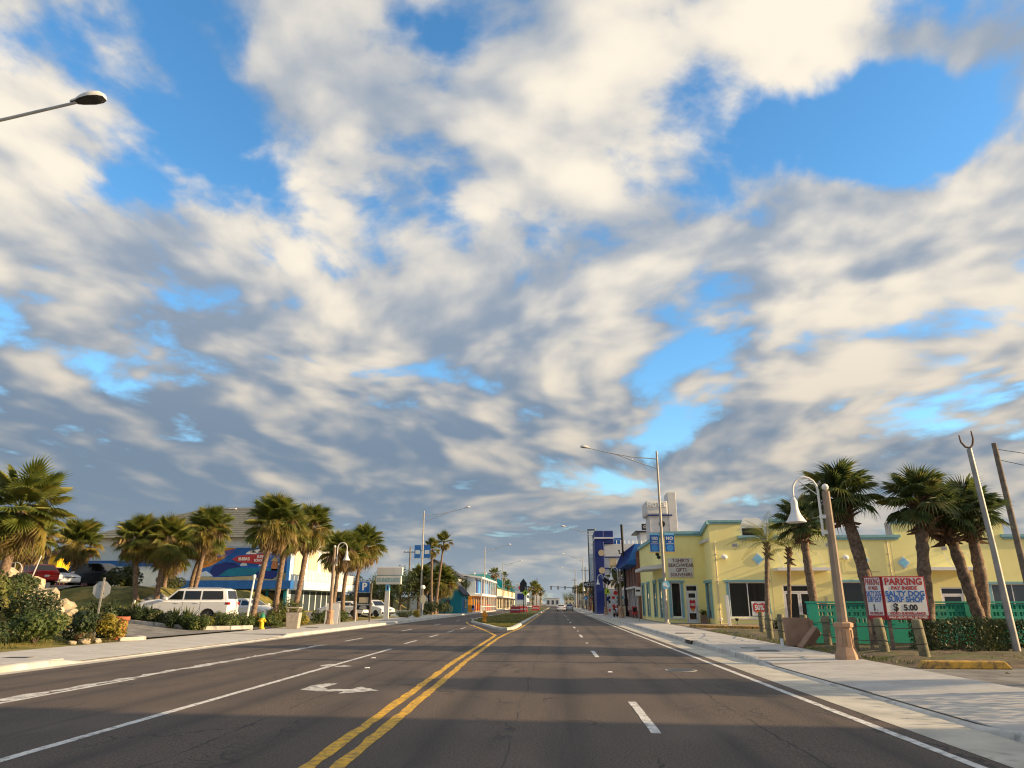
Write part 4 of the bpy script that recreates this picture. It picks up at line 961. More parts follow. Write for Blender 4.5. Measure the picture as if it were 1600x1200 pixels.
# black mast before the hotel
t = thing('signal_mast', 'tall black mast with small camera arms before the striped hotel', 'mast', (8.3, 88, .155))
MB().tube([(0, 0, 0), (-.1, 0, 7), (-.15, 0, 10.6)], [.17, .14, .17], 10).build('pole', M['black'], t, smooth=True)
for s_ in (-1, 1): MB().tube([(-.1, 0, 7.2), (s_ * .42 - .1, 0, 7.15), (s_ * .5 - .1, 0, 7.6)], [.06, .06, .10], 8).build('camera_arm', M['black'], t)
MB().lathe([(.3, 0), (.28, .5), (.18, .6)], 10).build('base', M['black'], t); MB().box(-.22, .2, -.18, .18, 1.2, 2.0).build('control_box', M['black'], t)
# pedestrian crossing sign with solar panel
t = thing('crossing_sign', 'lime pedestrian crossing sign with solar panel before the hotel tower', 'sign', (6.55, 93, .155))
MB().tube([(0, 0, 0), (0, 0, 4.6)], .05, 8).build('pole', M['alu'], t)
MB().box(-.5, .5, -.03, .03, -.3, .3).build('solar_panel', M['dark_metal'], t, loc=(-.1, 0, 4.1), rot=(.6, .65, 0))
MB().prism([(-.3, 0), (.3, 0), (.3, .42), (0, .72), (-.3, .42)], -.05, -.03, 'y').build('sign_plate', M['lime'], t, loc=(-.1, -.04, 2.6)); MB().box(-.08, .06, -.11, -.095, 2.75, 3.05).build('pictogram', M['black'], t)
MB().box(-.22, .1, -.08, -.05, 1.75, 2.2).build('lower_plate', M['navy'], t)
# ---- west side furniture
t = thing('fire_hydrant', 'yellow fire hydrant with green cap on the west pavement edge', 'fire hydrant', (-17.45, 43.6, .15))
MB().lathe([(.19, 0), (.19, .06), (.13, .08), (.125, .55), (.165, .58), (.165, .63), (.13, .65)], 14).build('barrel', M['yellow'], t, smooth=True)
MB().lathe([(.16, .63), (.165, .68), (.13, .80), (.06, .87), (.035, .88), (.035, .94), (.01, .95)], 14).build('bonnet', M['green'], t, smooth=True)
for a in (0, PI, -PI / 2): MB().lathe([(.075, .10), (.075, .20), (.055, .21), (.03, .25)], 10).xf(Matrix.Translation((0, 0, .47)) @ Matrix.Rotation(a, 4, 'Z') @ Matrix.Rotation(PI / 2, 4, 'Y')).build('outlet_cap', M['yellow'], t)
t = thing('rubbish_bin', 'square pebbled concrete rubbish bin on the west pavement', 'bin', (-15.9, 44.6, .155), .12)
MB().hexa([(-.33, -.33, 0), (.33, -.33, 0), (.33, .33, 0), (-.33, .33, 0), (-.4, -.4, .92), (.4, -.4, .92), (.4, .4, .92), (-.4, .4, .92)]).build('body', M['aggregate'], t, bevel=.02, seg=1)
MB().box(-.36, .36, -.36, .36, .921, .98).build('rim', M['dark_metal'], t)
for sx_ in (-.3, .3):
    for sy_ in (-.3, .3): MB().box(sx_ - .04, sx_ + .04, sy_ - .04, sy_ + .04, .98, 1.16).build('lid_post', M['aggregate'], t)
MB().box(-.38, .38, -.38, .38, 1.16, 1.24).build('lid', M['aggregate'], t, bevel=.02, seg=1)
t = thing('marker_post', 'slim white pole with a lamp top before the white SUV', 'post', (-18.6, 44.0, .15))
MB().tube([(0, 0, 0), (.25, 0, 2.95)], [.06, .05], 10).build('pole', M['white'], t); MB().lathe([(.09, 0), (.09, .16), (.03, .2)], 10, (.25, 0, 2.95)).build('lamp_top', M['white'], t); MB().lathe([(.16, 0), (.16, .04)], 10).build('base', M['white'], t)
t = thing('stop_sign', 'stop sign seen from behind, grey back on a steel post', 'sign', (-19.0, 30, hL(-19, 30)), .2)
MB().lathe([(.37, 0), (.37, .012)], 8, rot=PI / 8).xf(Matrix.Translation((-.02, .02, 2.0)) @ Matrix.Rotation(PI / 2, 4, 'X')).build('plate', M['alu'], t)
MB().box(-.045, .02, -.06, -.02, -.1, 2.5).build('post', M['galv'], t, rot=(0, .02, 0))
for z_ in (1.85, 2.15): MB().lathe([(.02, 0), (.02, .02)], 6).xf(Matrix.Translation((.09 if z_ < 2 else -.1, -.005, z_)) @ Matrix.Rotation(PI / 2, 4, 'X')).build('bolt', M['dark_metal'], t)
t = thing('plant_pot', 'terracotta pot at the driveway edge behind the yellow croton', 'pot', (-18.35, 30.6, .15))
MB().lathe([(.22, 0), (.30, .75), (.36, .80), (.36, .92), (.30, .92), (.28, .8)], 16).build('body', M['terracotta'], t, smooth=True); MB().lathe([(.29, .84), (.05, .86)], 12).build('soil', M['soil'], t)
t = thing('timber_stake', 'short pink-white timber stake in the hedge bed by the SUV nose', 'stake', (-25.6, 43.5, hL(-25.6, 43.5)))
MB().box(-.05, .05, -.04, .04, -.1, 1.25).build('stake', M['pink'], t, rot=(0, .16, 0)); MB().box(-.052, .052, -.042, .042, 1.0, 1.25).build('top_band', M['white'], t, rot=(0, .16, 0))
t = thing('kerb_edging', 'pale concrete edging stones round the tip of the left bed', 'kerb', (-17.7, 29.6, .13))
for i, (a, b) in enumerate((((0, 0), (.5, .9)), ((.5, .95), (-.1, 1.7)), ((-.15, 1.75), (-1.3, 2.1)))):
    d = Vector((b[0] - a[0], b[1] - a[1])); MB().box(0, d.length, -.09, .09, 0, .16).build('edging_stone', M['concrete'], t, loc=(a[0], a[1], 0), rot=(0, 0, math.atan2(d.y, d.x)), bevel=.02, seg=1)
t = thing('kerb_edging', 'long kerb along the bed before the white SUV', 'kerb', (-18.3, 40.7, .13))
pp = [(0.9, 1.4), (.2, .0), (-1.0, -1.0), (-2.6, -1.4), (-5.2, -1.2), (-8.2, -.7)]
for a, b in zip(pp[:-1], pp[1:]):
    d = Vector((b[0] - a[0], b[1] - a[1])); z0 = hL(-18.3 + a[0], 40.7 + a[1]) - .13; MB().box(.01, d.length - .01, -.1, .1, -.1, .27).build('edging_stone', M['kerb'], t, loc=(a[0], a[1], z0), rot=(0, -math.atan2(hL(-18.3 + b[0], 40.7 + b[1]) - .13 - z0, d.length), math.atan2(d.y, d.x)), bevel=.02, seg=1)
# sandwich board behind lamp
t = thing('sandwich_board', 'white folding sandwich board behind the west goose-neck lamp', 'sign', (-16.75, 55.3, .15))
for s_ in (-1, 1): MB().box(-.5, .5, -.02, .02, 0, 1.5).build('panel', M['white'], t, loc=(0, s_ * .33, 0), rot=(s_ * .21, 0, 0))
# parking sign, blue P, with a dark board under it
t = thing('parking_sign', 'blue parking sign with white P above a dark lodging board', 'sign', (-16.2, 62, .15))
MB().box(-.45, .45, -.03, .03, 2.35, 3.25).build('sign_plate', M['royal'], t, bevel=.01, seg=1)
MB().box(-.47, .47, -.02, .02, 2.33, 3.27).build('border', M['white'], t)
lettering('P', .85, M['white'], t, (0, -.035, 2.80), bold=.03)
MB().box(-.58, .58, -.03, .03, .95, 2.28).build('board', M['black'], t); MB().box(-.40, .40, -.036, -.031, 1.5, 1.95).build('picture', M['tan'], t)
for k, s_ in enumerate(('COMFORTABLE', 'TO ALL', 'HOLIDAY')): lettering(s_, .15, M['white'], t, (0, -.036, 1.36 - .14 * k), bold=.02)
MB().box(.52, .64, -.06, .06, -.1, 3.1).build('post', M['pole_wood'], t, rot=(0, .01, 0)); MB().box(-.64, -.58, -.06, .06, -.1, 1.6).build('post', M['white'], t)
# motel pylon
t = thing('motel_sign', 'white double-panel pylon sign with turquoise lettering', 'sign', (-15.95, 70, .15))
MB().hexa([(-.36, -.13, 0), (.12, -.13, 0), (.12, .13, 0), (-.36, .13, 0), (-.28, -.13, 2.6), (.12, -.13, 2.6), (.12, .13, 2.6), (-.28, .13, 2.6)]).build('pillar', M['offwhite'], t)
MB().box(-.26, .12, -.15, .15, 2.601, 3.2).build('pillar_cap', M['lt_blue'], t)
MB().box(-.14, .02, -.158, -.151, 2.7, 3.1).build('number_plate', M['navy'], t)
MB().box(-1.22, 1.22, -.18, .18, 3.2, 4.0).build('lower_panel', M['offwhite'], t, bevel=.03, seg=1); MB().box(-1.14, 1.32, -.18, .18, 4.06, 4.8).build('upper_panel', M['offwhite'], t, bevel=.03, seg=1)
MB().box(-1.18, 1.28, -.12, .12, 4.0, 4.06).build('divider', M['teal'], t)
lettering('DUNERLAYS', .52, M['teal_trim'], t, (0, -.19, 3.60), bold=.02, sx=.78)
# small globe lamp and oval sign near the street light
t = thing('globe_lamp', 'small post lamp with white head before the west street light', 'lamp', (-15.5, 86, .15))
MB().tube([(0, 0, 0), (0, 0, 3.0)], .05, 8).build('post', M['galv'], t); MB().lathe([(.05, 0), (.24, .12), (.28, .3), (.2, .46), (.05, .52)], 12, (0, 0, 3.0)).build('lamp_head', M['white'], t, smooth=True)
t = thing('round_sign', 'pale oval sign on a post beside the west street light', 'sign', (-14.9, 83, .15))
MB().tube([(0, 0, 0), (0, 0, 1.6)], .04, 8).build('post', M['offwhite'], t); MB().lathe([(.30, 0), (.30, .03)], 18, sy=1.7).xf(Matrix.Translation((0, 0, 1.9)) @ Matrix.Rotation(PI / 2, 4, 'X')).build('plate', M['cream'], t)
t = thing('blue_bench', 'low pale blue wall bench behind the turquoise-lettered sign', 'bench', (-19.0, 84, .2)); MB().box(-2.8, 2.8, -.2, .2, .0, .55).build('seat_wall', M['paleblue'], t); MB().box(-2.9, 2.9, -.27, .27, .55, .63).build('seat', M['offwhite'], t)
# banners on the west light
t = thing('street_banner', 'pair of purple-blue banners on the west street light', 'banner', (-17.35, 94.8, 8.4))
for s_ in (-1, 1): MB().box(s_ * .62 - .42, s_ * .62 + .42, -.01, .01, -1.1, .55).build('banner_cloth', M['royal'], t); MB().box(s_ * .62 - .30, s_ * .62 + .30, -.02, -.012, -.6, -.1).build('emblem', M['paleblue'], t); MB().tube([(0, 0, -1.15), (s_ * 1.1, 0, -1.15)], .03, 6).build('banner_rod', M['tan'], t)
# bicycle sculpture and rail on the upper lot edge
t = thing('wheel_sculpture', 'grey ring and stand rack at the edge of the upper car park', 'rack', (-37.6, 49.0, hL(-37.6, 49.0)))
MB().tube([(.55 * math.cos(2 * PI * k / 20), 0, .95 + .55 * math.sin(2 * PI * k / 20)) for k in range(21)], .03, 6).build('ring', M['offwhite'], t)
MB().tube([(0, 0, 0), (0, 0, 1.5)], .03, 6).build('stand', M['offwhite'], t); MB().tube([(-3.2, 0, .7), (0, 0, .7)], .035, 6).build('rail', M['offwhite'], t); MB().tube([(-.35, 0, 1.15), (.1, 0, .8), (.4, 0, .75)], .025, 6).build('spoke', M['offwhite'], t)
t = thing('leaning_stake', 'leaning pale metal stake before the red car', 'stake', (-36.6, 49.3, hL(-36.6, 49.3))); MB().tube([(0, 0, -.1), (.55, 0, 2.0)], .04, 6).build('stake', M['offwhite'], t); MB().box(-.1, .1, -.1, .1, -.12, .02).build('base', M['offwhite'], t)
t = thing('retaining_kerb', 'sunlit kerb along the edge of the upper car park', 'kerb', (-47.0, 49.2, 2.82)); 
for k in range(5): MB().box(k * 2.4, k * 2.4 + 2.37, -.12, .12, -.3, .16).build('kerb_stone', M['concrete'], t, bevel=.02, seg=1)
# utility covers let into the pavements
for i, (x, y, w_, l_, mt, lab) in enumerate([(6.7, 24.6, .75, .5, 'dark_metal', 'nearer dark utility cover in the east pavement'), (6.6, 26.2, .6, .45, 'galv', 'farther grey utility cover in the east pavement'), (6.5, 38.5, .9, .6, 'dark_metal', 'utility cover in the east pavement beside the storm drain'), (-15.4, 20.9, .8, .5, 'dark_metal', 'dark utility cover in the west pavement at the left bed'), (-15.2, 46.2, .8, .5, 'dark_metal', 'dark utility cover in the west pavement beside the rubbish bin')]):
    t = thing('utility_cover', lab, 'cover', (x, y, .163 - (.055 * (1 - (dropR(y) if x > 0 else dropL(y))))), 0, 'utility covers')
    MB().box(-w_ / 2, w_ / 2, -l_ / 2, l_ / 2, 0, .012).build('frame', M['galv'], t); MB().box(-w_ / 2 + .04, w_ / 2 - .04, -l_ / 2 + .04, l_ / 2 - .04, .0125, .018).build('plate', M[mt], t)
t = thing('manhole_cover', 'round iron manhole cover in the asphalt of the near right lane', 'cover', (3.1, 19.3, .003)); MB().lathe([(.40, 0), (.40, .006)], 24).build('rim', M['galv'], t); MB().lathe([(.34, .0065), (.34, .010)], 24).build('lid', M['dark_metal'], t)
# litter on the bare ground
rl = random.Random(31)
for i in range(7):
    x, y = [(9.0, 20.4), (8.75, 22.2), (10.4, 22.4), (11.6, 22.9), (8.9, 25.4), (11.0, 18.2), (9.9, 17.4)][i]
    tag(MB().add([(-.07, -.05, .02), (.08, -.04, .05), (.06, .06, .015), (-.06, .05, .06)], [(0, 1, 2, 3)]).build('paper_scrap', M['white'] if i % 2 else M['tan'], loc=(x, y, .17 if y > 19.3 else .105), rot=(0, 0, rl.uniform(0, 6))), 'small scrap of litter on the bare ground by the bollards', 'litter', 'litter by the bollards')
# ================================================================ buildings
def wall_with_holes(x0, x1, z0, z1, holes, y, d, face=-1):
    """a wall slab in the xz plane at y (outer face) with rectangular openings, thickness d inward"""
    xs = sorted({x0, x1} | {h[0] for h in holes} | {h[1] for h in holes}); zs = sorted({z0, z1} | {h[2] for h in holes} | {h[3] for h in holes})
    mb = MB()
    for i in range(len(xs) - 1):
        for j in range(len(zs) - 1):
            cx, cz = (xs[i] + xs[i + 1]) / 2, (zs[j] + zs[j + 1]) / 2
            if any(h[0] < cx < h[1] and h[2] < cz < h[3] for h in holes): continue
            mb.add([(xs[i], y, zs[j]), (xs[i + 1], y, zs[j]), (xs[i + 1], y, zs[j + 1]), (xs[i], y, zs[j + 1])], [(0, 1, 2, 3)])
    for (a, b, c, e) in holes:
        mb.add([(a, y, c), (b, y, c), (b, y, e), (a, y, e), (a, y + d, c), (b, y + d, c), (b, y + d, e), (a, y + d, e)], [(0, 4, 5, 1), (1, 5, 6, 2), (2, 6, 7, 3), (3, 7, 4, 0)])
    return mb
def window(root, x0, x1, z0, z1, y, frame='white', n=2, trim='teal_trim', glass='glass', sill=True, head=True, rot=None, depth=.16):
    """frame, panes, outer trim: world coordinates, facing -y (or turned by rot = (pivot, angle))"""
    def W(mb, nm, mt, par):
        if rot: mb.xf(Matrix.Translation(rot[0]) @ Matrix.Rotation(rot[1], 4, 'Z') @ Matrix.Translation(-Vector(rot[0])))
        return mb.wbuild(nm, M[mt], par)
    f = W(MB().box(x0, x0 + .07, y + .03, y + .10, z0, z1).box(x1 - .07, x1, y + .03, y + .10, z0, z1).box(x0 + .07, x1 - .07, y + .03, y + .10, z0, z0 + .07).box(x0 + .07, x1 - .07, y + .03, y + .10, z1 - .07, z1), 'window', frame, root)
    w = (x1 - x0 - .14) / n
    for k in range(n):
        W(MB().box(x0 + .07 + k * w + .02, x0 + .07 + (k + 1) * w - .02, y + .06, y + .075, z0 + .07, z1 - .07), 'pane', glass, f)
        if k: W(MB().box(x0 + .07 + k * w - .03, x0 + .07 + k * w + .03, y + .025, y + .10, z0 + .07, z1 - .07), 'mullion', frame, f)
    W(MB().box(x0 - .02, x1 + .02, y + depth - .01, y + depth + .02, z0 - .02, z1 + .02), 'reveal', 'black', f)
    if trim:
        W(MB().box(x0 - .20, x0, y - .03, y + .02, z0 - .05, z1).box(x1, x1 + .20, y - .03, y + .02, z0 - .05, z1), 'casing', trim, f)
        if head: W(MB().box(x0 - .32, x1 + .32, y - .10, y + .02, z1, z1 + .16), 'head_trim', trim, f)
        if sill: W(MB().box(x0 - .22, x1 + .22, y - .06, y + .02, z0 - .14, z0 - .05), 'sill', 'white', f)
    return f
def door(root, x0, x1, z0, z1, y, leaves=1, frame='white', transom=.45, glass='glass'):
    d = MB().box(x0, x0 + .09, y + .02, y + .10, z0, z1).box(x1 - .09, x1, y + .02, y + .10, z0, z1).box(x0 + .09, x1 - .09, y + .02, y + .10, z1 - .09, z1).box(x0 + .09, x1 - .09, y + .02, y + .10, z1 - transom - .09, z1 - transom).wbuild('door', M[frame], root)
    MB().box(x0 + .09, x1 - .09, y + .055, y + .065, z1 - transom, z1 - .09).wbuild('transom_pane', M[glass], d)
    w = (x1 - x0 - .18) / leaves; zt = z1 - transom - .09
    for k in range(leaves):
        a, b = x0 + .09 + k * w + .01, x0 + .09 + (k + 1) * w - .01
        MB().box(a, a + .12, y + .03, y + .08, z0, zt).box(b - .12, b, y + .03, y + .08, z0, zt).box(a + .12, b - .12, y + .03, y + .08, z0, z0 + .25).box(a + .12, b - .12, y + .03, y + .08, zt - .12, zt).wbuild('door_leaf', M[frame], d)
        MB().box(a + .12, b - .12, y + .05, y + .06, z0 + .25, zt - .12).wbuild('pane', M[glass], d)
        MB().box(b - .10 if k == 0 else a + .04, b - .05 if k == 0 else a + .09, y - .03, y + .03, z0 + .9, z0 + 1.3).wbuild('handle', M['alu'], d)
    MB().box(x0 - .02, x1 + .02, y + .2, y + .23, z0, z1 + .02).wbuild('reveal', M['black'], d)
    return d
# ---------------------------------------------------------------- the yellow beachwear shop
Y0 = 57.0
shop = thing('yellow_shop', 'yellow stucco beachwear shop with teal trim and stepped parapet', 'building', (12.0, Y0, .1))
wins = [(13.15, 15.95, .60, 3.15), (21.4, 25.0, .60, 3.15), (32.4, 35.4, .60, 3.0), (38.0, 41.0, .60, 3.0)]
doors = [(17.15, 19.55, .12, 2.95), (28.7, 30.35, .12, 2.75)]
wall_with_holes(12.0, 52, .0, 6.55, wins + doors, Y0, .25).wbuild('front_wall', M['stucco'], shop)
# stepped parapet: tall parts and low parts
for i, (a, b, z) in enumerate([(12.0, 14.45, 7.65), (16.85, 21.6, 7.7), (26.0, 34.1, 7.6), (38.5, 52, 7.6)]):
    MB().box(a, b, Y0, Y0 + .35, 6.55, z).wbuild('parapet', M['stucco'], shop)
    c = MB().box(a - (.12 if i else 0), b + .12, Y0 - .18, Y0 + .45, z, z + .16).box(a - (.06 if i else 0), b + .06, Y0 - .10, Y0 + .40, z - .14, z).wbuild('cornice', M['teal_trim'], shop)
for (a, b) in [(14.45, 16.85), (21.6, 26.0), (34.1, 38.5)]:
    MB().box(a - .35 if a > 15 else a - .3, b + .35, Y0 - .22, Y0 + .0, 6.42, 6.62).box(a - .2, b + .2, Y0 - .14, Y0, 6.26, 6.42).wbuild('cornice', M['teal_trim'], shop)
    MB().box(a, b, Y0, Y0 + .35, 6.55, 6.60).wbuild('coping', M['white'], shop)
MB().box(14.7, 16.6, Y0 + 1.2, Y0 + 1.4, 6.5, 7.5).wbuild('roof_gable', M['white'], shop)
MB().prism([(14.5, 7.5), (16.8, 7.5), (16.2, 8.1), (15.1, 8.1)], Y0 + 1.15, Y0 + 1.45, 'y').wbuild('roof_gable', M['white'], shop)
MB().box(14.85, 16.45, Y0 + 1.17, Y0 + 1.199, 6.75, 7.3).wbuild('roof_window', M['glass'], shop)
MB().box(12.0, 52, Y0 + .36, Y0 + 22, 6.3, 6.5).wbuild('roof', M['offwhite'], shop)
for w_ in wins: window(shop, *w_, Y0, n=2, frame='white', glass='glass' if w_[0] < 30 else 'glass_grey')
door(shop, 17.15, 19.55, .12, 2.95, Y0, 2); door(shop, 28.7, 30.35, .12, 2.75, Y0, 1)
for cx, cz in ((15.55, 4.85), (23.4, 4.75), (26.35, 4.55), (36.6, 4.6)):                # diamond tiles in a frame
    d = MB().prism([(cx - .48, cz), (cx, cz - .48), (cx + .48, cz), (cx, cz + .48)], Y0 - .04, Y0 + .01, 'y').wbuild('diamond_tile', M['paleblue'], shop)
    MB().prism([(cx - .34, cz), (cx, cz - .34), (cx + .34, cz), (cx, cz + .34)], Y0 - .06, Y0 - .041, 'y').wbuild('tile_face', M['lt_blue'], d)
for (a, b, z) in ((16.6, 20.6, 3.95), (27.2, 31.6, 3.95)):                                 # flat awnings hung on rods
    w_ = MB().box(a, b, Y0 - 1.25, Y0 + .02, z, z + .22).wbuild('awning', M['white'], shop)
    for k in (.12, .5, .88): MB().tube([(a + (b - a) * k, Y0 - 1.1, z + .2), (a + (b - a) * k - .05, Y0, z + 1.35)], .025, 6).wbuild('awning_rod', M['offwhite'], w_)
for (x_, z_) in ((12.95, 4.95), (22.0, 4.9)):                                                # floodlights
    f = MB().box(x_ - .10, x_ + .10, Y0 - .20, Y0, z_ - .03, z_ + .03).wbuild('floodlight', M['dark_metal'], shop)
    MB().lathe([(.06, -.05), (.20, .0), (.24, .12), (.18, .24), (.02, .28)], 12).xf(Matrix.Translation((x_, Y0 - .28, z_ - .05)) @ Matrix.Rotation(.5, 4, 'X')).wbuild('lamp_glass', M['white'], f, smooth=True)
for x_ in (20.3, 27.6, 31.7): MB().box(x_ - .08, x_ + .08, Y0 - .10, Y0, 1.7, 2.1).wbuild('wall_lamp', M['cream'], shop)
for x_ in (20.0, 27.7):
    q = MB().box(x_ - .28, x_ + .28, Y0 - .06, Y0 - .02, .95, 1.75).wbuild('notice', M['pink'], shop); MB().box(x_ - .24, x_ + .24, Y0 - .068, Y0 - .061, 1.45, 1.6).wbuild('notice_stripe', M['sign_red'], q)
# sale posters
def poster(par, x0, x1, z0, z1, y):
    p = MB().box(x0, x1, y - .012, y, z0, z1).wbuild('poster', M['white'], par); cx, cz, w, h = (x0 + x1) / 2, (z0 + z1) / 2, x1 - x0, z1 - z0
    MB().prism([(x0 + .08 * w, z1 - .22 * h), (x0 + .22 * w, z1 - .10 * h), (cx, z1 - .20 * h), (x1 - .22 * w, z1 - .10 * h), (x1 - .08 * w, z1 - .22 * h), (x1 - .1 * w, z0 + .35 * h), (cx, z0 + .08 * h), (x0 + .1 * w, z0 + .35 * h)], y - .020, y - .013, 'y').wbuild('shield', M['red'], p)
    MB().box(x0 + .3 * w, x1 - .3 * w, y - .026, y - .021, z0 + .18 * h, z0 + .30 * h).wbuild('ribbon', M['orange'], p)
    lettering('50%', .46 * w, M['white'], p, (cx, y - .028, cz + .05 * h), bold=.04, sx=.82, world=True)
poster(shop, 14.75, 15.85, .72, 1.75, Y0 + .05)
# ---- corner block with the angled entrance
wall_with_holes(9.15, 12.3, .0, 7.15, [(9.45, 10.25, .55, 3.25), (10.62, 11.6, .12, 3.05)], 61.2, .25).wbuild('corner_wall', M['stucco'], shop)
window(shop, 9.45, 10.25, .55, 3.25, 61.2, n=1, frame='white'); dd = door(shop, 10.62, 11.6, .12, 3.05, 61.2, 1)
poster(dd, 10.85, 11.4, .85, 2.05, 61.24)
MB().box(8.95, 12.25, 60.95, 61.7, 7.15, 7.36).box(9.05, 12.2, 61.05, 61.6, 7.0, 7.15).wbuild('cornice', M['teal_trim'], shop)
# splay wall joining corner and front
MB().hexa([(12.0, 57.0, 0), (12.25, 57.02, 0), (12.5, 61.2, 0), (12.3, 61.2, 0), (12.0, 57.0, 7.64), (12.25, 57.02, 7.64), (12.5, 61.2, 7.2), (12.3, 61.2, 7.2)]).wbuild('splay_wall', M['stucco'], shop)
MB().hexa([(11.82, 56.8, 7.5), (12.3, 56.9, 7.5), (12.45, 61.2, 7.0), (12.1, 61.2, 7.0), (11.82, 56.8, 7.8), (12.3, 56.9, 7.8), (12.45, 61.2, 7.35), (12.1, 61.2, 7.35)]).wbuild('cornice', M['teal_trim'], shop)
g_ = MB().hexa([(11.99, 57.9, .55), (12.06, 57.9, .55), (12.16, 59.8, .55), (12.10, 59.8, .55), (11.99, 57.9, 3.1), (12.06, 57.9, 3.1), (12.16, 59.8, 3.1), (12.10, 59.8, 3.1)]).wbuild('side_window', M['glass_grey'], shop)
MB().box(11.90, 12.10, 57.7, 57.9, .5, 3.15).box(12.0, 12.18, 59.8, 60.0, .5, 3.15).box(11.88, 12.16, 57.6, 60.1, 3.15, 3.35).wbuild('casing', M['teal_trim'], g_)
# street side of the corner block
MB().box(8.95, 9.15, 61.21, 78, .0, 7.0).wbuild('street_wall', M['stucco'], shop)
MB().hexa([(8.75, 61.0, 7.0), (9.2, 61.0, 7.0), (9.2, 78, 7.0), (8.75, 78, 7.0), (8.75, 61.0, 7.3), (9.2, 61.0, 7.3), (9.2, 78, 7.3), (8.75, 78, 7.3)]).wbuild('cornice', M['teal_trim'], shop)
for ya in (62.3, 66.2, 71.0, 75.0):
    q = MB().box(8.90, 8.96, ya, ya + 1.3, .5, 3.3).wbuild('window', M['glass_grey'], shop); MB().box(8.84, 8.95, ya - .2, ya - .01, .4, 3.4).box(8.84, 8.95, ya + 1.31, ya + 1.5, .4, 3.4).box(8.80, 8.95, ya - .3, ya + 1.6, 3.41, 3.6).wbuild('casing', M['teal_trim'], q)
q = MB().prism([(8.95, 4.4), (7.35, 4.3), (7.35, 4.55), (8.95, 4.75)], 61.6, 68.0, 'y').wbuild('awning', M['offwhite'], shop)
for z_, y_ in ((5.5, 63.0), (5.2, 62.2)): MB().lathe([(.05, 0), (.16, .1), (.16, .22)], 10).xf(Matrix.Translation((8.75, y_, z_)) @ Matrix.Rotation(.7, 4, 'X')).wbuild('floodlight', M['black'], shop)
# lettered board
b_ = MB().box(9.35, 11.35, 61.12, 61.2, 3.65, 5.2).wbuild('lettered_board', M['offwhite'], shop)
for k, s_ in enumerate(('T-SHIRTS', 'BEACHWEAR', 'GIFTS', 'SOUVENIRS')): lettering(s_, .40, M['maroon'], b_, (10.38, 61.11, 4.98 - .375 * k), bold=.012, sx=.86, world=True)
MB().box(9.16, 50, 62.0, 80, .0, 6.3).wbuild('core', M['stucco'], shop)
for x_ in (16.4, 20.9, 25.6, 31.9, 36.9): MB().box(x_ - .012, x_ + .012, Y0 - .004, Y0 + .0, .0, 6.25).wbuild('control_joint', M['tan'], shop)
for x_ in (12.35, 25.3, 37.7):
    q = MB().tube([(x_, Y0 - .06, .1), (x_, Y0 - .06, 6.2)], .045, 8).wbuild('downpipe', M['cream'], shop)
    for z_ in (1.2, 3.2, 5.2): MB().box(x_ - .07, x_ + .07, Y0 - .11, Y0 - .005, z_ - .03, z_ + .03).wbuild('pipe_clip', M['galv'], q)
for (x_, z_) in ((20.95, 5.9), (29.5, 5.6), (13.9, 5.9)):
    q = MB().box(x_ - .22, x_ + .22, Y0 - .03, Y0 - .001, z_ - .13, z_ + .13).wbuild('vent', M['offwhite'], shop)
    for k in range(4): MB().box(x_ - .19, x_ + .19, Y0 - .045, Y0 - .031, z_ - .10 + .055 * k, z_ - .07 + .055 * k).wbuild('vent_slat', M['galv'], q)
MB().tube([(22.0, Y0 - .03, 4.7), (22.0, Y0 - .03, 3.9), (24.5, Y0 - .03, 3.9)], .015, 6).wbuild('conduit', M['galv'], shop)
for (x_, w_) in ((18.2, 1.4), (28.2, 1.8), (31.0, 1.2)): MB().box(x_, x_ + w_, Y0 + 5, Y0 + 6.4, 6.5, 8.2).wbuild('roof_unit', M['galv'], shop)
# yellow green plant tub by the door
t = thing('plant_tub', 'square tub with a lime plant beside the corner shop door', 'planter', (11.85, 60.6, .12)); MB().box(-.25, .25, -.25, .25, 0, .6).build('tub', M['broken'], t); place('foliage', shrub_mesh(M['leaf_yellow'], .6, .6, .5, 300, .06, 9), t, (0, 0, .5))
# ---------------------------------------------------------------- hotel tower behind the shop
t = thing('hotel_tower', 'white hotel stair tower with HOTEL lettering above the yellow shop', 'building', (11.5, 90, .1))
MB().box(11.85, 14.9, 90, 94, .0, 13.6).wbuild('shaft', M['offwhite'], t)
MB().box(11.45, 14.15, 89.8, 94.2, 12.1, 13.85).wbuild('sign_block', M['offwhite'], t, bevel=.2, seg=2)
MB().box(14.2, 15.2, 89.85, 93, 10.0, 14.9).wbuild('chimney', M['offwhite'], t, bevel=.03, seg=1)
MB().box(11.6, 14.6, 89.7, 89.79, 11.95, 12.12).wbuild('band', M['navy'], t)
MB().lathe([(.38, 0), (.38, .05)], 20).xf(Matrix.Translation((13.3, 89.98, 11.0)) @ Matrix.Rotation(PI / 2, 4, 'X')).wbuild('porthole', M['black'], t)
lettering('HOTEL', .75, M['white'], t, (12.75, 89.74, 13.3), bold=.02, ext=.05, world=True)
for k, x_ in enumerate((16.2, 17.0)): MB().box(x_, x_ + .65, 90.5, 91, 9.2, 9.75).wbuild('roof_unit', M['dark_metal'], t)
MB().box(15.0, 22, 90, 104, .0, 8.6).wbuild('wing', M['offwhite'], t)
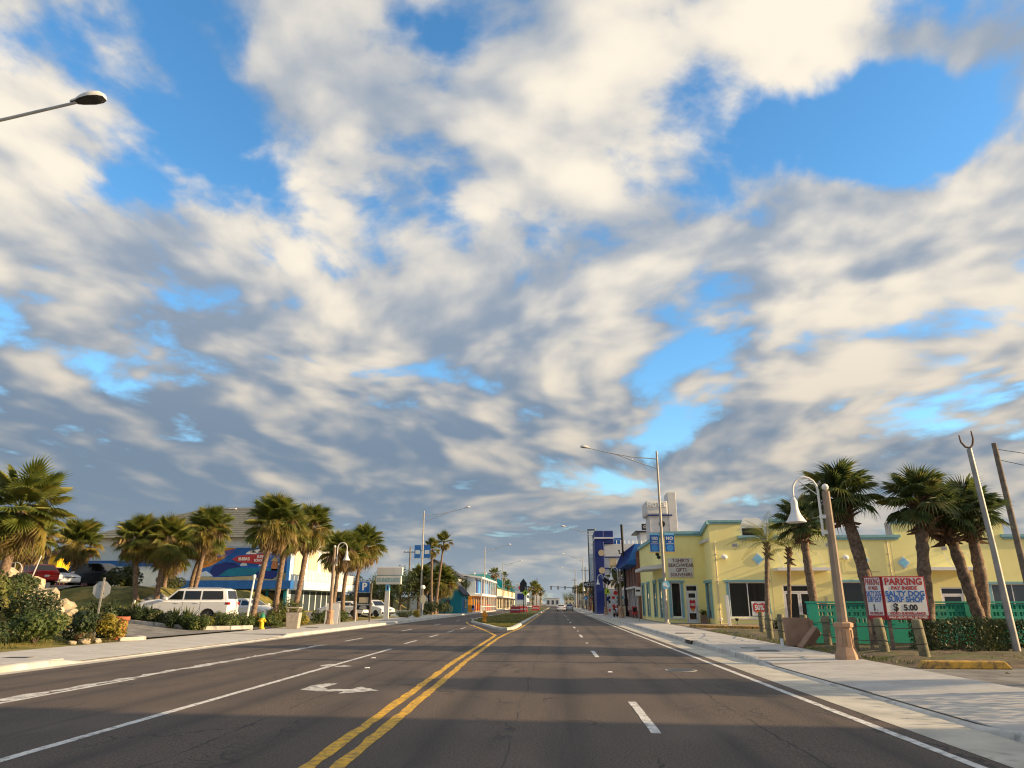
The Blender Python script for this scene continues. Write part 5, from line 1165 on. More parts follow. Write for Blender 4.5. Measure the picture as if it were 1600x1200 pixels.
# ---------------------------------------------------------------- brick building with blue pent roof
t = thing('brick_building', 'red brick building with blue pent roof next to the yellow shop', 'building', (9.2, 79, .1))
MB().box(8.9, 20, 78.2, 96, .0, 6.0).wbuild('wall', M['brick_red'], t)
MB().hexa([(7.6, 78.3, 5.6), (9.2, 78.3, 5.5), (9.2, 95, 5.5), (7.6, 95, 5.6), (8.6, 78.3, 7.7), (9.2, 78.3, 7.7), (9.2, 95, 7.7), (8.6, 95, 7.7)]).wbuild('pent_roof', M['royal'], t)
for k in range(14): MB().hexa([(7.56, 78.5 + 1.2 * k, 5.62), (7.62, 78.5 + 1.2 * k, 5.62), (7.62, 78.62 + 1.2 * k, 5.62), (7.56, 78.62 + 1.2 * k, 5.62), (8.54, 78.5 + 1.2 * k, 7.74), (8.62, 78.5 + 1.2 * k, 7.74), (8.62, 78.62 + 1.2 * k, 7.74), (8.54, 78.62 + 1.2 * k, 7.74)]).wbuild('roof_batten', M['navy'], t)
for k in range(5): q = MB().box(8.86, 8.91, 79.6 + 3 * k, 81.0 + 3 * k, 1.0, 3.1).wbuild('window', M['glass_grey'], t); MB().box(8.82, 8.9, 79.4 + 3 * k, 79.59 + 3 * k, .9, 3.2).box(8.82, 8.9, 81.01 + 3 * k, 81.2 + 3 * k, .9, 3.2).wbuild('casing', M['white'], q)
for k in range(5): MB().box(8.8, 8.9, 79.2 + 3.2 * k, 79.4 + 3.2 * k, 3.6, 5.5).wbuild('timber_post', M['pole_wood'], t)
MB().box(8.6, 9.1, 77.9, 78.2, .0, 6.9).wbuild('end_pier', M['brick_red'], t)
MB().box(8.3, 8.9, 78.5, 94, 3.15, 3.35).wbuild('string_course', M['offwhite'], t)
# ---------------------------------------------------------------- striped hotel with blue tower
t = thing('striped_hotel', 'white streamlined hotel with navy stripes and navy corner tower', 'building', (7.2, 108, .1))
MB().box(7.3, 22, 108, 130, 3.6, 10.0).wbuild('upper_wall', M['offwhite'], t)
MB().box(7.3, 22, 108.02, 130, 0, 3.6).wbuild('ground_wall', M['navy'], t)
MB().box(5.95, 7.25, 107.6, 114, 0, 11.9).wbuild('blue_tower', M['navy'], t, bevel=.05, seg=1)
MB().box(7.25, 8.7, 107.7, 113, 10.05, 11.9).wbuild('tower_return', M['navy'], t, bevel=.05, seg=1)
MB().box(5.9, 8.75, 107.5, 113, 10.75, 10.95).wbuild('tower_band', M['white'], t)
MB().box(8.71, 9.9, 108.3, 113, 10.0, 10.9).wbuild('roof_unit', M['royal'], t)
for z_ in (8.7, 6.2): MB().lathe([(.45, 0), (.45, .05)], 18).xf(Matrix.Translation((6.85, 107.58, z_)) @ Matrix.Rotation(PI / 2, 4, 'X')).wbuild('porthole', M['tan'], t)
for z_ in (8.05, 6.45, 4.85): MB().box(7.26, 22.1, 107.9, 107.99, z_, z_ + .16).wbuild('stripe', M['navy'], t)
for r_, z_ in enumerate((6.65, 4.0 + .95)):
    for k in range(5):
        xa = 8.0 + 1.9 * k; f = MB().box(xa, xa + 1.0, 107.94, 107.995, z_ + .03, z_ + 1.35).wbuild('window', M['glass_grey'] if (k or r_) else M['tan'], t); MB().box(xa - .06, xa + 1.06, 107.92, 107.96, z_ - .05, z_ + .025).wbuild('sill', M['white'], f)
for (xa, xb) in ((8.3, 10.2), (11.0, 13.4)): MB().box(xa, xb, 107.9, 108.01, .3, 2.9).wbuild('shop_window', M['paleblue'], t)
MB().box(7.4, 15, 106.6, 108.0, 3.05, 3.5).wbuild('canopy', M['offwhite'], t)
for k in range(20): MB().tube([(8 + .6 * k, 108.2, 10.0), (8 + .6 * k, 108.2, 10.6)], .02, 4).wbuild('railing_post', M['alu'], t)
MB().tube([(8, 108.2, 10.6), (20, 108.2, 10.6)], .025, 4).wbuild('railing', M['alu'], t)
pe = MB().box(13.2, 17.6, 112, 117, 10.0, 12.0).wbuild('penthouse', M['offwhite'], t); MB().box(12.4, 17.9, 111.5, 117.5, 12.0, 12.25).wbuild('penthouse_roof', M['dark_metal'], pe)
MB().box(13.4, 17.2, 111.6, 111.75, 12.35, 13.3).wbuild('roof_sign', M['dark_metal'], pe); lettering('OPEN DECK', .6, M['white'], pe, (15.3, 111.55, 12.82), world=True)
# vertical sign
t = thing('vertical_sign', 'tall vertical letter sign standing before the navy hotel tower', 'sign', (6.3, 125, .1))
MB().box(5.85, 6.95, 124.6, 124.9, 5.2, 13.6).wbuild('cabinet', M['paleblue'], t); MB().box(5.7, 5.84, 124.55, 124.95, 4.8, 13.75).box(6.96, 7.1, 124.55, 124.95, 4.8, 13.75).box(5.7, 7.1, 124.55, 124.95, 13.61, 13.8).wbuild('frame', M['dark_metal'], t)
for k, s_ in enumerate('STREAMLINE'): lettering(s_, .85, M['white'], t, (6.4, 124.55, 13.1 - .82 * k), bold=.02, world=True)
MB().box(4.85, 7.0, 124.4, 124.8, 4.15, 5.1).wbuild('hotel_board', M['black'], t); lettering('HOTEL', .8, M['white'], t, (5.93, 124.37, 4.62), bold=.02, world=True)
MB().box(6.2, 6.5, 124.6, 124.9, 0, 5.2).wbuild('post', M['dark_metal'], t)
# ---------------------------------------------------------------- surf school
t = thing('surf_school', 'long two-storey building with hipped shingle roof and beach mural', 'building', (-40, 76, .2))
X0, X1, YB, YE = -50.5, -28.0, 76.0, 96.0
MB().box(X0, X1, YB, YE, 0, 8.4).wbuild('wall', M['paleblue'], t)
MB().box(X0 - .02, X1 + .02, YB - .02, YE + .02, 7.5, 8.42).wbuild('fascia', M['white'], t)
rx0, rx1 = -42.5, -33.0
MB().add([(X0 - .8, YB - .8, 8.35), (X1 + .8, YB - .8, 8.35), (X1 + .8, YE + .8, 8.35), (X0 - .8, YE + .8, 8.35), (rx0, 86, 12.9), (rx1, 86, 12.9)], [(0, 1, 5, 4), (1, 2, 5), (2, 3, 4, 5), (3, 0, 4), (3, 2, 1, 0)]).wbuild('roof', M['shingle'], t)
rf = [c for c in t.children][-1]
for (x_, f) in ((-42.2, .93), (-39.5, .93), (-33.6, .93)):
    y_, z_ = YB - .8 + 10.8 * f, 8.35 + 4.55 * f; MB().box(x_, x_ + .8, y_ - .2, y_ + .1, z_ + .0, z_ + .12).wbuild('roof_vent', M['white'], rf)
# courses of shingles
for k in range(1, 15):
    f = k / 15; y_, z_ = YB - .8 + 10.8 * f, 8.35 + 4.55 * f; xa = X0 - .8 + (rx0 - X0 + .8) * f; xb = X1 + .8 + (rx1 - X1 - .8) * f
    MB().hexa([(xa, y_ - .02, z_ - .01), (xb, y_ - .02, z_ - .01), (xb, y_ + .03, z_ + .005), (xa, y_ + .03, z_ + .005), (xa, y_ - .02, z_ + .025), (xb, y_ - .02, z_ + .025), (xb, y_ + .03, z_ + .03), (xa, y_ + .03, z_ + .03)]).wbuild('shingle_course', M['dark_shingle'], rf)
# mural, flat paint layers on the front wall
mu = MB().box(-38.2, X1 - .3, YB - .03, YB - .021, 3.95, 7.3).wbuild('mural', M['royal'], t)
def paintlayer(poly, mt, k): MB().prism(poly, YB - .034 - .004 * k, YB - .0315 - .004 * k, 'y').wbuild('mural_paint', M[mt], mu)
M['mural_orange'] = pm('mural_orange', (.62, .22, .03), .8, .15); M['mural_sand'] = pm('mural_sand', (.42, .35, .18), .8, .1); M['mural_purple'] = pm('mural_purple', (.13, .10, .32), .8, .1); M['mural_sea'] = pm('mural_sea', (.01, .17, .26), .8, .15); M['skin'] = pm('mural_skin', (.42, .17, .07), .8, .1)
paintlayer([(-38.2, 3.95), (-28.3, 3.95), (-28.3, 4.7), (-31, 4.5), (-34, 4.3), (-36, 4.25), (-38.2, 4.6)], 'mural_sand', 0)
paintlayer([(-38.2, 5.0), (-36.6, 5.4), (-35.4, 6.1), (-34.4, 6.9), (-34.0, 7.3), (-38.2, 7.3)], 'mural_orange', 0)
paintlayer([(-37.2, 6.2), (-35.6, 6.3), (-34.4, 6.7), (-34.1, 7.2), (-35.6, 6.9)], 'mural_purple', 1)
paintlayer([(-36.2, 4.35), (-36.6, 4.9), (-36.2, 5.5), (-35.2, 5.8), (-34.2, 5.75), (-33.4, 5.45), (-33.0, 5.0), (-32.0, 4.7), (-32.0, 4.4), (-34, 4.32)], 'navy', 1)
paintlayer([(-35.6, 4.42), (-34.6, 5.1), (-33.6, 5.25), (-31.0, 5.15), (-28.4, 5.05), (-28.4, 4.72), (-31, 4.52), (-34, 4.34)], 'mural_sea', 2)
paintlayer([(-37.9, 4.35), (-37.6, 4.75), (-37.0, 4.9), (-36.5, 4.6), (-36.2, 4.35)], 'paleblue', 2)
for (cx, cz, w_) in ((-30.8, 6.85, .9), (-32.3, 6.75, .6), (-31.6, 6.9, .7), (-33.0, 5.55, .4), (-30.9, 5.5, .5), (-28.9, 5.6, .4)): paintlayer([(cx - w_, cz - .12), (cx + w_, cz - .12), (cx + w_ * .8, cz + .12), (cx + w_ * .3, cz + .26), (cx - w_ * .3, cz + .22), (cx - w_ * .8, cz + .08)], 'white', 1)
paintlayer([(-29.95, 4.9), (-29.3, 4.9), (-29.25, 5.5), (-29.4, 5.95), (-29.85, 5.95), (-30.0, 5.4)], 'skin', 2)
paintlayer([(-30.1, 5.9), (-29.2, 5.9), (-29.35, 6.15), (-29.55, 6.3), (-29.75, 6.3), (-29.95, 6.1)], 'mural_sand', 3)
paintlayer([(-31.6, 4.2), (-29.7, 4.05), (-29.3, 4.35), (-29.3, 4.85), (-29.7, 4.95), (-31.5, 4.8)], 'navy', 3)
ar = MB().prism([(-34.3, 6.1), (-33.7, 5.8), (-30.6, 5.55), (-30.4, 6.75), (-33.7, 6.45)], YB - .10, YB - .055, 'y').wbuild('arrow_board', M['sign_red'], mu)
lettering("BUBBA'S", .46, M['white'], ar, (-33.0, YB - .11, 6.12), bold=.02, sx=.72, world=True)
lettering('SURF', .40, M['white'], ar, (-31.25, YB - .11, 6.36), bold=.02, sx=.8, world=True); lettering('SCHOOL', .40, M['white'], ar, (-31.3, YB - .11, 5.97), bold=.02, sx=.75, world=True)
# blue awning band, dark shopfront under it
MB().box(-41, X1 + .6, YB - 1.0, YB - .03, 3.05, 3.9).wbuild('blue_awning', M['royal'], t)
MB().box(X1 - .29, X1 + .05, YB - .12, YB - .03, 3.9, 7.5).wbuild('corner_pilaster', M['sky_blue'], t)
for k in range(6): q = MB().box(-39.5 + 1.9 * k, -37.9 + 1.9 * k, YB - .06, YB - .02, .6, 2.9).wbuild('shop_window', M['glass'], t); MB().box(-37.89 + 1.9 * k, -37.62 + 1.9 * k, YB - .09, YB - .02, .3, 3.0).wbuild('mullion', M['teal'], q)
MB().box(X0, -41.2, YB - .03, YB - .022, 5.4, 6.0).wbuild('blue_band', M['royal'], t)
MB().box(-32.6, -31.9, YB - .2, YB - .03, 7.72, 8.02).wbuild('floodlight', M['dark_metal'], t)
# street side: upper rooms with balcony
SX = X1 + .02
for k in range(4):
    q = MB().box(SX, SX + .05, 77.2 + 4.6 * k, 80.2 + 4.6 * k, 4.6, 7.4).wbuild('balcony_window', M['cream'], t); MB().box(SX, SX + .09, 80.21 + 4.6 * k, 80.5 + 4.6 * k, 3.5, 7.4).wbuild('pilaster', M['white'], q)
ba = MB().box(SX, SX + 1.6, 76.2, 96, 3.0, 3.9).wbuild('balcony', M['paleblue'], t)
for k in range(16): MB().box(SX + 1.45, SX + 1.5, 76.4 + 1.2 * k, 77.5 + 1.2 * k, 3.95, 4.9).wbuild('balustrade_panel', M['offwhite'], ba)
MB().box(SX + 1.42, SX + 1.53, 76.3, 96, 4.9, 5.0).wbuild('handrail', M['white'], ba)
for k in range(9): MB().box(SX, SX + .05, 77 + 2.1 * k, 78.6 + 2.1 * k, .4, 2.9).wbuild('shop_window', M['glass_grey'], t)
# yellow painted shed far left, maroon awning edge, and spiky fence
t = thing('yellow_kiosk', 'yellow kiosk with dark brown posts behind the maroon car', 'building', (-52, 66, 2.8))
MB().box(-54, -46.6, 66, 70, 2.6, 6.0).wbuild('wall', M['yellow'], t)
for x_ in (-51.2, -49.3, -47.9): MB().box(x_, x_ + .5, 65.9, 65.99, 2.6, 6.0).wbuild('post', M['bark'], t)
MB().box(-54.4, -46.2, 65.4, 70.4, 6.0, 6.3).wbuild('roof', M['carmaroon'], t)
t = thing('picket_fence', 'dark scalloped fence behind the parked cars on the upper lot', 'fence', (-47, 64, 2.7))
for k in range(16): MB().prism([(0, 0), (.36, 0), (.36, 1.5), (.18, 1.75), (0, 1.5)], 0, .04, 'y').build('picket', M['carmaroon'], t, loc=(.4 * k, 0, 0))
MB().box(0, 6.4, .045, .09, .4, .55).build('rail', M['bark'], t)
# ---------------------------------------------------------------- generic street-front builder for the far street
def shopfront(name, label, x0, x1, y0, y1, h, wall, side, rows=1, roof=None, awn=None, awz=3.0, cols=3, band=None, flat=True):
    """side +1: stands on the east (street face at x0), -1: on the west (street face at x1)"""
    t = thing(name, label, 'building', ((x0 + x1) / 2, y0, .1)); fx = x0 if side > 0 else x1; o = -side
    MB().box(x0, x1, y0, y1, 0, h).wbuild('wall', M[wall], t)
    MB().box(x0 - .2, x1 + .2, y0 - .2, y1 + .2, h, h + .25).wbuild('parapet', M[roof or 'offwhite'], t)
    fh = h / rows
    for r_ in range(rows):
        n = max(2, int((x1 - x0) / 3))
        for k in range(n):                                   # windows toward the camera
            xa = x0 + (x1 - x0) * (k + .25) / n; xb = x0 + (x1 - x0) * (k + .75) / n
            q = MB().box(xa, xb, y0 - .05, y0 - .01, r_ * fh + .9, r_ * fh + fh * .72).wbuild('window', M['glass_grey'], t)
        m = max(2, int((y1 - y0) / 3.5))
        for k in range(m):                                   # windows toward the street
            ya = y0 + (y1 - y0) * (k + .18) / m; yb = y0 + (y1 - y0) * (k + .82) / m
            a, b = sorted((fx + o * .01, fx + o * .05)); MB().box(a, b, ya, yb, r_ * fh + (.3 if r_ == 0 else .9), r_ * fh + fh * .75).wbuild('window', M['glass'] if r_ == 0 else M['glass_grey'], t)
    if awn:
        a, b = sorted((fx, fx + o * 1.4)); MB().hexa([(a, y0, awz), (b, y0, awz), (b, y1, awz), (a, y1, awz), (fx - .01 if o > 0 else fx - .3, y0, awz + .9), (fx + .3 if o > 0 else fx + .01, y0, awz + .9), (fx + .3 if o > 0 else fx + .01, y1, awz + .9), (fx - .01 if o > 0 else fx - .3, y1, awz + .9)]).wbuild('awning', M[awn], t)
    if band: a, b = sorted((fx + o * .06, fx + o * .2)); MB().box(a, b, y0 + .3, y1 - .3, h - 1.3, h - .4).wbuild('sign_band', M[band], t)
    return t
# turquoise hut with gabled roof
t = thing('turquoise_hut', 'small turquoise gabled hut behind the slender palms', 'building', (-16.3, 112, .1))
MB().prism([(-18.2, 0), (-14.2, 0), (-14.2, 2.9), (-15.6, 4.6), (-18.2, 3.4)], 112, 120, 'y').wbuild('wall', M['teal'], t)
MB().hexa([(-14.0, 111.7, 2.75), (-14.0, 120.3, 2.75), (-15.65, 120.3, 4.75), (-15.65, 111.7, 4.75), (-13.9, 111.7, 2.9), (-13.9, 120.3, 2.9), (-15.65, 120.3, 4.9), (-15.65, 111.7, 4.9)]).wbuild('roof', M['dark_shingle'], t)
MB().hexa([(-15.65, 111.7, 4.75), (-15.65, 120.3, 4.75), (-18.5, 120.3, 3.3), (-18.5, 111.7, 3.3), (-15.65, 111.7, 4.9), (-15.65, 120.3, 4.9), (-18.5, 120.3, 3.45), (-18.5, 111.7, 3.45)]).wbuild('roof', M['dark_shingle'], t)
MB().box(-14.19, -14.14, 113.5, 114.6, .1, 2.3).wbuild('door', M['royal'], t); MB().box(-14.19, -14.14, 115.5, 117.5, .9, 2.2).wbuild('window', M['glass_grey'], t); MB().box(-16.6, -16.0, 111.94, 111.99, 1.0, 2.2).wbuild('window', M['glass_grey'], t)
# blue and white balcony shop with orange ground floor
t = thing('balcony_shop', 'two-storey white and bright blue shop with orange ground floor columns', 'building', (-15, 140, .1))
MB().box(-24, -15.6, 138, 172, 0, 3.0).wbuild('ground_wall', M['orange'], t)
MB().box(-24, -15.0, 138, 172, 3.3, 6.4).wbuild('upper_wall', M['paleblue'], t)
MB().box(-24.4, -13.6, 137.6, 172.4, 2.95, 3.35).wbuild('balcony_slab', M['white'], t)
MB().hexa([(-24.4, 137.6, 7.6), (-13.6, 137.6, 6.1), (-13.6, 172.4, 6.1), (-24.4, 172.4, 7.6), (-24.4, 137.6, 8.0), (-13.6, 137.6, 6.4), (-13.6, 172.4, 6.4), (-24.4, 172.4, 8.0)]).wbuild('roof', M['white'], t)
for k in range(8):
    MB().box(-13.9, -13.72, 138 + 4.6 * k, 138.2 + 4.6 * k, .05, 2.95).wbuild('column', M['white'], t); MB().box(-13.9, -13.72, 138 + 4.6 * k, 138.2 + 4.6 * k, 3.35, 6.2).wbuild('upper_column', M['white'], t)
    MB().box(-14.98, -14.9, 138.6 + 4.2 * k, 141.6 + 4.2 * k, 3.5, 5.9).wbuild('blue_panel', M['sky_blue'] if k % 3 else M['navy'], t)
    MB().box(-15.58, -15.5, 138.8 + 4.2 * k, 141.2 + 4.2 * k, .2, 2.6).wbuild('shop_window', M['glass'], t)
MB().box(-13.88, -13.80, 138.3, 172, .95, 1.05).wbuild('rail', M['white'], t)
for x_ in (-22.5, -20.2, -17.9): MB().box(x_, x_ + 1.3, 137.92, 137.99, 3.7, 5.9).wbuild('window', M['navy'], t)
for x_ in (-23, -21, -19, -17): MB().box(x_, x_ + .25, 137.9, 137.99, .1, 2.9).wbuild('column', M['white'], t)
# grey gabled house between the two
t = thing('gabled_house', 'grey gabled house behind the turquoise hut', 'building', (-20, 128, .1))
MB().prism([(-25, 0), (-16.8, 0), (-16.8, 6.2), (-21, 8.8), (-25, 6.4)], 127, 136, 'y').wbuild('wall', M['offwhite'], t)
MB().hexa([(-16.4, 126.5, 5.8), (-16.4, 136.4, 5.8), (-21, 136.4, 8.8), (-21, 126.5, 8.8), (-16.3, 126.5, 6.0), (-16.3, 136.4, 6.0), (-21, 136.4, 9.05), (-21, 126.5, 9.05)]).wbuild('roof', M['dark_shingle'], t)
MB().hexa([(-21, 126.5, 8.8), (-21, 136.4, 8.8), (-25.6, 136.4, 6.0), (-25.6, 126.5, 6.0), (-21, 126.5, 9.05), (-21, 136.4, 9.05), (-25.6, 136.4, 6.2), (-25.6, 126.5, 6.2)]).wbuild('roof', M['dark_shingle'], t)
for z_ in (1.0, 4.0): MB().box(-19.5, -18, 126.92, 126.99, z_, z_ + 1.6).wbuild('window', M['glass_grey'], t)
# teal roofed hall
t = thing('teal_roofed_hall', 'large cream hall under a broad teal metal roof', 'building', (-20, 196, .1))
MB().box(-26, -15.5, 196, 290, 0, 5.6).wbuild('wall', M['cream'], t)
MB().hexa([(-27, 195, 5.6), (-14.8, 195, 5.6), (-14.8, 291, 5.6), (-27, 291, 5.6), (-24, 199, 9.2), (-18.5, 199, 9.2), (-18.5, 287, 9.2), (-24, 287, 9.2)]).wbuild('roof', M['teal_roof'], t)
for k in range(28): MB().hexa([(-14.85, 200 + 3 * k, 5.65), (-14.7, 200 + 3 * k, 5.65), (-14.7, 200.12 + 3 * k, 5.65), (-14.85, 200.12 + 3 * k, 5.65), (-18.5, 200 + 3 * k, 9.2), (-18.4, 200 + 3 * k, 9.25), (-18.4, 200.12 + 3 * k, 9.25), (-18.5, 200.12 + 3 * k, 9.2)]).wbuild('roof_seam', M['teal'], t)
for k in range(9): MB().box(-15.52, -15.44, 198 + 9 * k, 204 + 9 * k, .3, 3.0).wbuild('shop_window', M['glass'], t)
MB().box(-15.5, -13.8, 196, 290, 3.2, 3.5).wbuild('canopy', M['white'], t)
for (x_, w_) in ((-23.5, 1.2), (-20.5, 1.4)): MB().box(x_, x_ + w_, 203, 205, 9.2, 9.8).wbuild('roof_unit', M['offwhite'], t)
FG = 'far buildings down the street'
shopfront('flat_shop', 'low cream flat-roofed shop beyond the teal-roofed hall', -30, -15.5, 296, 318, 5.5, 'cream', -1, 1, awn='navy')
shopfront('flat_shop', 'tall pale block at the far end of the west side', -34, -15.5, 322, 345, 8.5, 'offwhite', -1, 3, 'teal_roof')
shopfront('flat_shop', 'low tan shop with dark blue awning far down the west side', -30, -15.5, 350, 385, 5.0, 'tan', -1, 1, awn='royal')
shopfront('flat_shop', 'pale block past the last west street light', -34, -15.5, 392, 440, 7.0, 'paleblue', -1, 2)
shopfront('flat_shop', 'low brown shop past the hotel letter sign', 9.5, 24, 138, 160, 4.6, 'tan', 1, 1, awn='orange', band='orange')
shopfront('flat_shop', 'white two-storey shop with teal parapet on the far east side', 9.5, 26, 166, 195, 7.0, 'offwhite', 1, 2, 'teal_roof', awn='teal')
shopfront('flat_shop', 'low brick shop with orange sign band on the far east side', 9.5, 24, 202, 232, 5.0, 'brick_red', 1, 1, band='orange', awn='black')
shopfront('flat_shop', 'cream block beyond the traffic signals on the east side', 9.5, 26, 262, 300, 8.0, 'cream', 1, 2)
shopfront('flat_shop', 'farthest pale building closing the east side', 9.5, 28, 310, 380, 7.0, 'offwhite', 1, 2)
shopfront('flat_shop', 'white hall with dark portal closing the street end', -7, 3.0, 560, 580, 5.5, 'offwhite', 1, 1)
shopfront('flat_shop', 'wide cream building right of the street end', 8, 40, 645, 675, 7.0, 'cream', 1, 2)
shopfront('flat_shop', 'wide cream building left of the street end', -40, -12, 645, 675, 6.5, 'cream', -1, 2)
# building added out of view on the right to shade the near road
t = thing('shade_building', 'unseen plain three-storey building right of the viewer, added to shade the near road', 'building', (30, -10, .1))
MB().box(22.5, 40, -32, 8.3, 0, 13.6).wbuild('wall', M['cream'], t); MB().box(22.2, 40.3, -32.3, 8.6, 13.6, 13.95).wbuild('parapet', M['offwhite'], t)
for k in range(6):
    for z_ in (1.0, 5.4, 9.8): MB().box(22.42, 22.49, -30 + 6 * k, -27.5 + 6 * k, z_, z_ + 2.2).wbuild('window', M['glass_grey'], t)
# ================================================================ vehicles: x forward, built at the origin
def loft(mb, rings):
    n = len(rings[0]); b = len(mb.v)
    for r_ in rings: mb.v += r_
    for i in range(len(rings) - 1):
        for k in range(n): mb.f.append((b + i * n + k, b + i * n + (k + 1) % n, b + (i + 1) * n + (k + 1) % n, b + (i + 1) * n + k))
    return mb
def car(label, loc, rz, paint_, spec, group='parked cars', name='parked_car', cat='car', rx=0.0):
    t = thing(name, label, cat, loc, rz, group); t.rotation_euler = (0, rx, rz)
    L, W, H, wb, wr = spec['L'], spec['W'], spec['H'], spec['wb'], spec['wr']; hl = L / 2; hw = W / 2
    fa, ra = wb / 2 + spec.get('ws', 0), -wb / 2 + spec.get('ws', 0); gc = .24; belt = spec['belt']; hood = spec['hood']
    def arch(cx):
        r = wr + .07; return [(cx + r * math.cos(a), max(gc, wr + r * math.sin(a))) for a in [PI * k / 8 for k in range(9)]]
    cowl, rear = spec['cowl'], spec['rear']
    low = [(hl - .10, gc)] + arch(fa) + arch(ra) + [(-hl + .12, gc + .06), (-hl + .01, .50), (-hl, belt - .22), (-hl + .05, belt)] + spec.get('deck', []) + [(rear, belt + .02), (cowl, belt + .02), (cowl + .3, hood + .04), (hl - .45, hood - .05), (hl - .12, hood - .16), (hl - .02, hood - .36), (hl, .55), (hl - .03, gc + .08)]
    mb = MB(); n = len(low)
    def ring(y, s, dz=0): return [((x * (1 - .012 * s)), y, z if z < gc + .3 else z - s * .035) for x, z in low]
    loft(mb, [ring(-hw, 2.2), ring(-hw + .05, .6), ring(-hw + .16, 0), ring(hw - .16, 0), ring(hw - .05, .6), ring(hw, 2.2)])
    mb.f.append(tuple(range(n))); mb.f.append(tuple(range(5 * n, 6 * n))[::-1])
    body = mb.build('body', M[paint_], t, smooth=True)
    # cabin
    ws, rs, re = spec['ws_top'], spec['roof_rear'], rear
    yb, yt = hw - .05, hw - spec.get('tumble', .22); zb, zt = belt + .0, H
    def yy(z): return yb + (yt - yb) * (z - zb) / (zt - zb)
    P = [(cowl, zb), (ws, zt - .05), (ws - .25, zt), (rs + .2, zt), (rs, zt - .05), (re, zb)]
    mb = MB(); mb.v += [(x, -yy(z), z) for x, z in P] + [(x, yy(z), z) for x, z in P]; k = len(P)
    mb.f += [tuple(range(k)), tuple(range(k, 2 * k))[::-1]] + [(i, k + i, k + (i + 1) % k, (i + 1) % k) for i in range(k)]
    cab = mb.build('cabin', M[paint_], t, bevel=.045, seg=2, smooth=True)
    def sidewin(poly):
        for s_ in (-1, 1):
            v = [(x, s_ * (yy(z) + .006), z) for x, z in poly]; w = [(x, s_ * (yy(z) - .03), z) for x, z in poly]; m = len(poly)
            MB().add(v + w, [tuple(range(m)) if s_ < 0 else tuple(range(m))[::-1]] + [(i, (i + 1) % m, m + (i + 1) % m, m + i) for i in range(m)]).build('side_window', M['car_glass'], cab)
    z0, z1 = zb + .06, zt - .13
    def xf_(z): return cowl + (ws - cowl) * (z - zb) / (zt - .05 - zb)
    def xr_(z): return re + (rs - re) * (z - zb) / (zt - .05 - zb)
    cuts = spec['cuts']; g = .05
    sidewin([(xf_(z0) - .16, z0), (xf_(z1) - .14, z1), (cuts[0] + g, z1), (cuts[0] + g, z0)])
    for a, b in zip(cuts[:-1], cuts[1:]): sidewin([(a - g, z0), (a - g, z1), (b + g, z1), (b + g, z0)])
    sidewin([(cuts[-1] - g, z0), (cuts[-1] - g, z1), (xr_(z1) + .22, z1), (xr_(z0) + .26, z0 + .05), (xr_(z0) + .34, z0)])
    def endwin(a, b, nm, off):
        (xa, za), (xb, zb_) = a, b; d = Vector((xb - xa, 0, zb_ - za)).normalized(); nrm = Vector((d.z, 0, -d.x)) * off
        pa = Vector((xa, 0, za)) + d * .10; pb = Vector((xb, 0, zb_)) - d * .07
        v = [pa + Vector((0, -yy(za) + .12, 0)) + nrm, pa + Vector((0, yy(za) - .12, 0)) + nrm, pb + Vector((0, yy(zb_) - .10, 0)) + nrm, pb + Vector((0, -yy(zb_) + .10, 0)) + nrm]
        MB().hexa([tuple(p) for p in v] + [tuple(p - nrm * 4) for p in v]).build(nm, M['car_glass'], cab)
    endwin((cowl, zb), (ws, zt - .05), 'windscreen', .010); endwin((re, zb), (rs, zt - .05), 'rear_window', -.010)
    # wheels
    for cx in (fa, ra):
        for s_ in (-1, 1):
            w = place('wheel', MB().lathe([(wr * .62, -.11), (wr * .93, -.115), (wr, -.07), (wr, .07), (wr * .93, .115), (wr * .62, .11)], 20).xf(Matrix.Rotation(PI / 2, 4, 'X')).mesh('wheel', M['rubber'], smooth=True), t, (cx, s_ * (hw - .13), wr))
            MB().lathe([(wr * .61, -.02), (wr * .58, .06), (wr * .2, .075), (wr * .12, .10)], 16).xf(Matrix.Rotation(-s_ * PI / 2, 4, 'X')).build('rim', M['carsilver'], w)
            for k in range(5): MB().box(-.035, .035, .08 * s_ - .01, .08 * s_ + .01 + .02 * (s_ > 0), wr * .14, wr * .56).xf(Matrix.Rotation(2 * PI * k / 5, 4, 'Y')).build('spoke', M['carsilver'], w)
    # lights, handles, mirrors, bumpers, plates
    for s_ in (-1, 1):
        MB().box(-hl - .012, -hl + .22, min(s_ * (hw - .34), s_ * (hw + .006)), max(s_ * (hw - .34), s_ * (hw + .006)), belt - .24, belt - .08).build('tail_light', M['taillight'], t, bevel=.02, seg=1)
        MB().box(hl - .30, hl - .03, min(s_ * (hw - .42), s_ * (hw - .0)), max(s_ * (hw - .42), s_ * (hw - .0)), hood - .36, hood - .22).build('headlight', M['headlight'], t, bevel=.03, seg=1)
        MB().box(cowl - .25, cowl - .05, min(s_ * hw, s_ * (hw + .2)), max(s_ * hw, s_ * (hw + .2)), belt + .03, belt + .18).build('mirror', M[spec.get('mirror', paint_)], t, bevel=.03, seg=1)
        for hx in spec['handles']: MB().box(hx - .10, hx + .10, min(s_ * (hw - .02), s_ * (hw + .03)), max(s_ * (hw - .02), s_ * (hw + .03)), belt - .15, belt - .11).build('door_handle', M[paint_], t)
        for dx_ in cuts[:2]: MB().box(dx_ - .006, dx_ + .006, min(s_ * (hw - .05), s_ * (hw + .003)), max(s_ * (hw - .05), s_ * (hw + .003)), .40, belt - .05).build('door_seam', M['black'], t)
        MB().box(-wb / 2 + wr + .1, wb / 2 - wr - .1, min(s_ * (hw - .03), s_ * (hw + .012)), max(s_ * (hw - .03), s_ * (hw + .012)), .26, .36).build('sill', M['dark_metal'], t)
